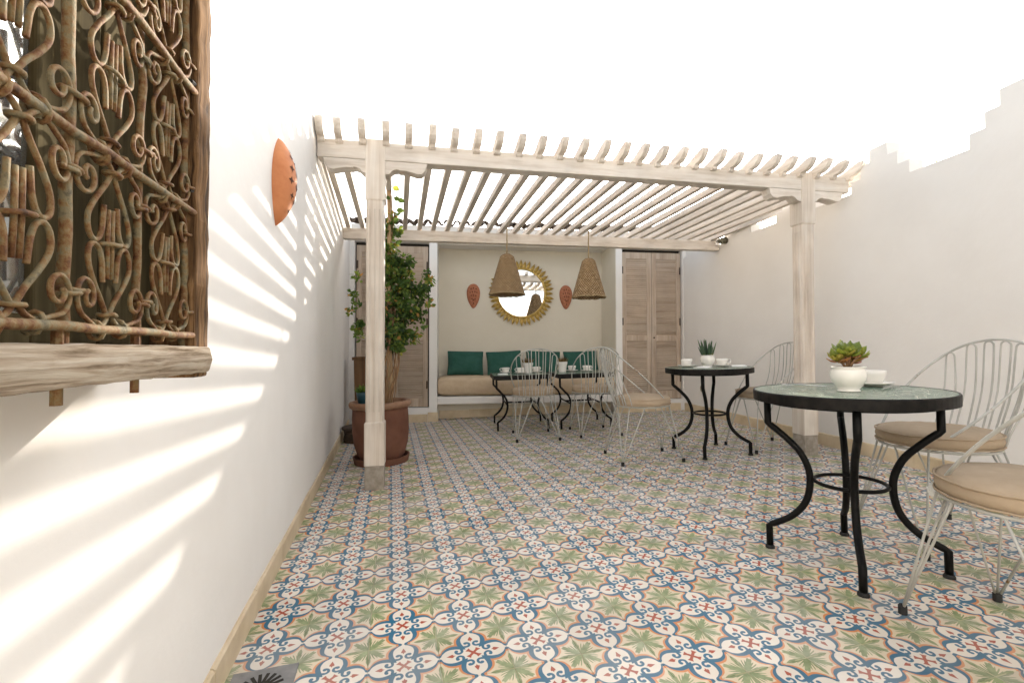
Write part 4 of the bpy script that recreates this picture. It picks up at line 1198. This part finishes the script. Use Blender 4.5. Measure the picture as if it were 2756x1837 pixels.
# aloe
t = pot_round(on_floor(2.935, 1.755, 0, HR), 0.74, 'white pot with a spiky grey green aloe on the farther round table')
bm = BM(); lay = tone_layer(bm)
for k in range(46):
    a_ = random.uniform(0, 2 * pi); lean = random.uniform(0.05, 0.62); r0 = random.uniform(0, 0.032)
    b0 = Vector((r0 * math.cos(a_), r0 * math.sin(a_), 0.076)); d = Vector((math.cos(a_) * lean, math.sin(a_) * lean, 1)).normalized()
    L = random.uniform(0.07, 0.165) * (1 - 0.25 * lean); s_ = d.orthogonal().normalized(); u_ = d.cross(s_)
    prev = None; f0 = len(bm.faces)
    cur = [b0 + d * L * q + Vector((0, 0, 0.03 * lean * q * q)) for q in (0, 0.3, 0.6, 0.85, 1.0)]
    tube(bm, cur, [0.004, 0.0068, 0.006, 0.0035, 0.0006], 5)
    bm.faces.ensure_lookup_table()
    tn = random.uniform(0, 0.7)
    for i_ in range(f0, len(bm.faces)): bm.faces[i_][lay] = min(1, tn + (0.3 if (bm.faces[i_].calc_center_median() - b0).length < L * 0.3 else 0))
new_obj('leaves', bm, 'aloe', t, smooth=True)
# two white flowerpots with dry grass on the square tables
for (x, y, lab) in ((1.905, 3.545, 'white flowerpot with dry brown sprigs on the left square table'), (2.300, 3.480, 'white flowerpot with dry brown sprigs on the right square table')):
    t = thing('flowerpot', lab, 'potted plant', mw=on_floor(x, y, 0, HS), group='white flowerpots on the square tables')
    bm = BM(); lathe(bm, [(0, 0), (0.043, 0), (0.055, 0.085), (0.060, 0.087), (0.062, 0.118), (0.056, 0.118), (0.052, 0.090), (0, 0.090)], 36); new_obj('pot', bm, 'porcelain', t)
    bm = BM(); lay = tone_layer(bm)
    for k in range(70):
        a_ = random.uniform(0, 6.28); r0 = random.uniform(0, 0.045); d = Vector((math.cos(a_) * .35, math.sin(a_) * .35, 1)) + rv() * .15
        leaf(bm, Vector((r0 * math.cos(a_), r0 * math.sin(a_), 0.088)), d, rv(), random.uniform(0.05, 0.10), 0.010, random.random(), lay, 0.1)
    new_obj('sprigs', bm, 'dry_sprig', t)
# fork and napkins
def fork(M, label):
    bm = BM()
    tube(bm, spl([(0, -0.09, 0.004), (0, -0.03, 0.006), (0, 0.02, 0.008), (0, 0.04, 0.006)], 4), 0.0024, 6)
    for q in (-0.008, -0.0027, 0.0027, 0.008): tube(bm, spl([(0, 0.038, 0.006), (q, 0.05, 0.004), (q, 0.085, 0.007)], 4), 0.0012, 5)
    o = new_obj('fork', bm, 'steel', smooth=True); o.matrix_world = M; tag(o, label, 'fork'); return o
fork(on_floor(2.145, 0.085, 25, HR), 'steel fork lying behind the jade plant pot')
fork(on_floor(2.330, -0.145, -70, HR), 'steel fork lying beside the saucer on the nearest table')
fork(on_floor(2.955, 1.585, -80, HR), 'steel fork in front of the aloe pot')
def napkin(M, label):
    bm = BM(); box(bm, -0.055, 0.055, -0.05, 0.05, 0.0005, 0.004)
    v = [bm.verts.new(q) for q in ((-0.055, -0.05, 0.0045), (0.055, -0.05, 0.0045), (0.05, 0.03, 0.014), (-0.05, 0.035, 0.012))]; bm.faces.new(v)
    o = new_obj('napkin', bm, 'paper'); o.matrix_world = M; tag(o, label, 'napkin'); return o
napkin(on_floor(2.775, 1.605, 20, HR), 'folded white paper napkin at the left edge of the farther round table')
napkin(on_floor(3.105, 1.600, -30, HR), 'folded white paper napkin at the right edge of the farther round table')
napkin(on_floor(1.575, 3.42, -8, HS), 'white paper napkin at the left edge of the left square table')
bm = BM()
for k in range(18): 
    d = rv(); box(bm, -0.022, 0.022, -0.016, 0.016, -0.001, 0.001, Matrix.Translation(Vector((0, 0, 0.03)) + d * 0.012) @ d.to_track_quat('Z', 'Y').to_matrix().to_4x4())
o = new_obj('cushion_tie', bm, 'paper'); o.matrix_world = on_floor(2.095, -0.455, 20, 0.425 - 0.06)
tag(o, 'white fabric tie hanging from the front of the nearest cushion', 'fabric tie')
bm = BM(); lay = tone_layer(bm); leaf(bm, Vector((-0.02, 0, 0.003)), Vector((1, .2, 0)), Vector((0, 0, 1)), 0.042, 0.026, 0.5, lay, 0.2)
o = new_obj('fallen_leaf', bm, 'dry_leaf'); o.matrix_world = on_floor(2.287, -0.154, 30); tag(o, 'dry orange leaf lying on the tiles beneath the nearest table', 'leaf')

# ---------------------------------------------------------------- big terracotta pot with climber
PXC, PYC = 0.292, 2.360
t = thing('planter', 'large terracotta planter on a saucer behind the left pergola post', 'planter', mw=on_floor(PXC, PYC))
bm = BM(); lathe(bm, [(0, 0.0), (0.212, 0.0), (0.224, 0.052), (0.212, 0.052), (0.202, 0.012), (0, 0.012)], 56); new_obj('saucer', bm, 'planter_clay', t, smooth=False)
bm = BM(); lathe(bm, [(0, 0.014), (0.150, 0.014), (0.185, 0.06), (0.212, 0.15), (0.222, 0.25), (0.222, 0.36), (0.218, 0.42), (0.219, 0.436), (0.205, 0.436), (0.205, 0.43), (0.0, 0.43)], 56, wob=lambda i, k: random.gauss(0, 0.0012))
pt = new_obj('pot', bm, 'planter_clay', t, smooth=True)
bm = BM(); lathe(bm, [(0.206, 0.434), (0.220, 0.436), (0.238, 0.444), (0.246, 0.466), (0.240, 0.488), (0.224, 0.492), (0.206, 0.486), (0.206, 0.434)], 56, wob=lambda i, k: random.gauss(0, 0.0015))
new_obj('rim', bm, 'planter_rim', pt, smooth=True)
bm = BM(); lathe(bm, [(0, 0.465), (0.1, 0.455), (0.207, 0.445)], 24); new_obj('soil', bm, 'soil', t, smooth=True)
cl = thing('climbing_plant', 'leafy green climber tied to a stake in the terracotta planter', 'plant', (PXC, PYC, 0.46))
bm = BM(); tube(bm, wob_line((0.06, 0.02, 0), (0.048, 0.0, 1.83), 10, 0.003), [0.024 - 0.0008 * i for i in range(11)], 10); new_obj('stake', bm, 'bamboo', cl, smooth=True)
for k in range(15):
    a_ = random.uniform(0, 6.28); r0 = random.uniform(0.015, 0.055)
    P = []
    for q in range(8):
        z = q / 7 * random.uniform(0.75, 0.85)
        a_ += random.uniform(0.15, 0.6); rr_ = r0 + 0.035 * math.sin(q / 7 * pi) + random.uniform(-.012, .012)
        P.append(Vector((0.045 + rr_ * math.cos(a_), 0.01 + rr_ * math.sin(a_), z)))
    bm = BM(); tube(bm, spl(P, 3), [0.0085 - 0.0002 * i for i in range((len(P) - 1) * 3 + 1)] if k < 6 else 0.0045, 6); new_obj('stem', bm, 'stem', cl, smooth=True)
bm = BM(); lay = tone_layer(bm)
clumps = []
for k in range(150):
    q = random.random()
    z = 0.45 + 0.75 * q ** 0.9
    w_ = 0.165 * math.sin(pi * min(1, max(0, (z - 0.38) / 0.98))) ** 0.75 + 0.02
    a_ = random.uniform(0, 2 * pi); rr_ = w_ * random.random() ** 0.5
    clumps.append((Vector((0.105 + rr_ * 0.86 * math.cos(a_), rr_ * math.sin(a_) * 0.9, z)), random.uniform(0.035, 0.07)))
for (dx, dz, n_) in ((0.31, 0.92, 9), (0.27, 0.74, 6), (0.29, 0.60, 5), (-0.17, 0.68, 3), (-0.14, 0.98, 2), (0.36, 1.02, 4), (-0.16, 0.62, 3), (-0.13, 0.82, 2)):
    for k in range(n_): clumps.append((Vector((dx + random.gauss(0, .04), random.gauss(0, .05), dz + random.gauss(0, .045))), 0.04))
for k in range(34):
    z = random.uniform(1.15, 1.58); clumps.append((Vector((0.055 + random.gauss(0, 0.04), random.gauss(0, 0.035), z)), 0.045 if z < 1.35 else 0.03))
for c, r_ in clumps:
    base_t = random.uniform(0.15, 0.88)
    for k in range(20):
        p = c + rv() * r_ * random.random() ** 0.4
        d = (rv() + (p - Vector((0.04, 0, p.z))).normalized() * 0.6 + Vector((0, 0, -0.25)))
        tn = min(1, max(0, base_t + random.uniform(-.2, .25))) if random.random() > 0.02 else 1.0
        leaf(bm, p, d, rv(), random.uniform(0.028, 0.052), random.uniform(0.018, 0.034), tn, lay, 0.25)
new_obj('foliage', bm, 'leaf', cl)['kind'] = 'stuff'
# the few large round leaves at the top of the stake
bm = BM(); tube(bm, spl([(0.06, -0.02, 1.3), (0.085, -0.03, 1.5), (0.06, -0.03, 1.68), (0.075, -0.03, 1.82)], 4), 0.003, 5); new_obj('stem', bm, 'stem', cl)
for (dx, z, s_, tn) in ((0.075, 1.785, 0.055, 0.97), (0.085, 1.70, 0.050, 0.6), (0.115, 1.685, 0.055, 0.55), (0.105, 1.595, 0.058, 0.7), (0.075, 1.52, 0.045, 0.6), (0.02, 1.70, 0.04, 0.4), (0.085, 1.42, 0.04, 0.5), (0.1, 1.33, 0.04, 0.5)):
    bm = BM(); lay = tone_layer(bm)
    leaf(bm, Vector((dx, -0.03, z)), Vector((0.9, -0.1, random.uniform(-.5, .1))), Vector((random.uniform(-.3, .3), -1, .35)), s_ * 1.15, s_ * 1.15, min(tn, 0.93), lay, 0.05)
    new_obj('leaf', bm, 'leaf', cl, smooth=True)
# teal pot with a small cactus on the planter's soil
t = thing('potted_plant', 'small dark teal pot with a green succulent standing in the big planter', 'potted plant', mw=on_floor(0.158, 2.325, 0, 0.452))
bm = BM(); lathe(bm, [(0, 0), (0.034, 0), (0.046, 0.095), (0.048, 0.115), (0.043, 0.115), (0.040, 0.1), (0, 0.1)], 28); new_obj('pot', bm, 'teal_glaze', t, smooth=True)
bm = BM(); lay = tone_layer(bm)
for k in range(60):
    d = rv(); d.z = abs(d.z) + .3; leaf(bm, Vector((0, 0, 0.105)) + d * 0.02, d, rv(), random.uniform(0.03, 0.06), 0.016, random.uniform(.2, .8), lay, 0.1)
new_obj('leaves', bm, 'leaf', t)
# cabinet and low stool in the left corner
t = thing('cabinet', 'tall narrow brown cabinet in the corner behind the planter', 'cabinet', mw=on_floor(0.155, 3.80, -7))
bm = BM(); box(bm, -0.15, 0.15, -0.11, 0.11, 0.0, 0.80); new_obj('body', bm, 'brown_box', t, bevel=0.006)
bm = BM(); box(bm, -0.165, 0.165, -0.125, 0.125, 0.80, 0.835); new_obj('top', bm, 'brown_box', t, bevel=0.006)
t = thing('stool', 'low round dark stool against the left wall beside the planter', 'stool', mw=on_floor(0.055, 3.33))
bm = BM(); lathe(bm, [(0, 0.118), (0.15, 0.118), (0.163, 0.126), (0.163, 0.146), (0.15, 0.152), (0, 0.152)], 36); new_obj('seat', bm, 'rattan', t, smooth=False)
bm = BM(); lathe(bm, [(0.145, 0.0), (0.15, 0.03), (0.138, 0.07), (0.145, 0.118), (0.13, 0.118), (0.12, 0.07), (0.13, 0.0), (0.145, 0.0)], 36); new_obj('base', bm, 'rattan', t, smooth=True)

# ---------------------------------------------------------------- small fittings
t = thing('spotlight', 'small white and olive outdoor spotlight on the right wall by the back beam', 'lamp', (RW(2.97), 2.97, 2.16))
bm = BM(); box(bm, -0.05, -0.002, 0.02, 0.14, -0.045, 0.045); new_obj('mount', bm, 'plaster', t, bevel=0.006)
bm = BM(); tube(bm, [(-0.035, 0.0, 0.0), (-0.045, -0.05, -0.01), (-0.05, -0.12, -0.02)], [0.022, 0.034, 0.040], 12); new_obj('head', bm, 'spot_body', t, smooth=True)
bm = BM(); tube(bm, [(-0.02, 0.02, 0.01), (-0.035, 0.0, 0.0)], 0.012, 8); new_obj('arm', bm, 'spot_body', t, smooth=True)
Mr = Matrix.Translation((RW(3.40), 3.40, 0.43)) @ Matrix.Rotation(-math.atan(0.105), 4, 'Z')
t = thing('socket', 'small oval power socket low on the right wall by the right door', 'socket', mw=Mr)
bm = BM(); lathe(bm, [(0, 0.014), (0.024, 0.012), (0.030, 0.0)], 20)
for v in bm.verts: v.co = Vector((-v.co.z, v.co.x, v.co.y * 1.5))
new_obj('plate', bm, 'socket', t, smooth=True)
bm = BM(); tube(bm, wob_line((LW(0.2) - 0.04, -0.2, TOPL + 0.035), (LW(3) - 0.03, 3.4, TOPL + 0.02), 12, 0.002), 0.004, 6)
o = new_obj('cable', bm, 'cable', smooth=True); tag(o, 'thin pale cable running along the top of the left wall', 'cable')
t = thing('bracket', 'small dark metal bracket on top of the left wall above the beam', 'bracket', (LW(2) - 0.03, 2.0, TOPL))
bm = BM(); box(bm, -0.02, 0.055, -0.008, 0.008, 0.010, 0.022); new_obj('arm', bm, 'hook', t)
bm = BM(); box(bm, 0.040, 0.050, -0.006, 0.006, 0.023, 0.036); box(bm, -0.02, -0.008, -0.007, 0.007, -0.02, 0.0095); new_obj('prong', bm, 'hook', t)
# leaves of a plant peeping over the right wall
t = thing('plant', 'sprig of orange and green leaves peeping over the right wall', 'plant', (RW(0.75) + 0.16, 0.75, 1.9))
bm = BM(); tube(bm, spl([(0.02, 0.0, -0.6), (0, 0.0, 0.0), (-0.03, 0.02, 0.22), (-0.03, 0.05, 0.26)], 4), 0.006, 6); tube(bm, spl([(0, 0, 0.0), (0, -0.1, 0.2), (-0.02, -0.20, 0.285)], 4), 0.004, 6); new_obj('stem', bm, 'stem', t)
for (y_, z_, tn) in ((0.045, 0.255, 1.0), (-0.055, 0.262, 0.9), (-0.27, 0.30, 0.85)):
    bm = BM(); lay = tone_layer(bm)
    for k in range(3): leaf(bm, Vector((-0.03, y_ + 0.01 * k, z_ - 0.012)), Vector((-.3, random.uniform(-1, 1), random.uniform(.1, .7))), Vector((1, 0, .3)), 0.045, 0.028, tn, lay, 0.1)
    new_obj('leaf', bm, 'leaf', t)
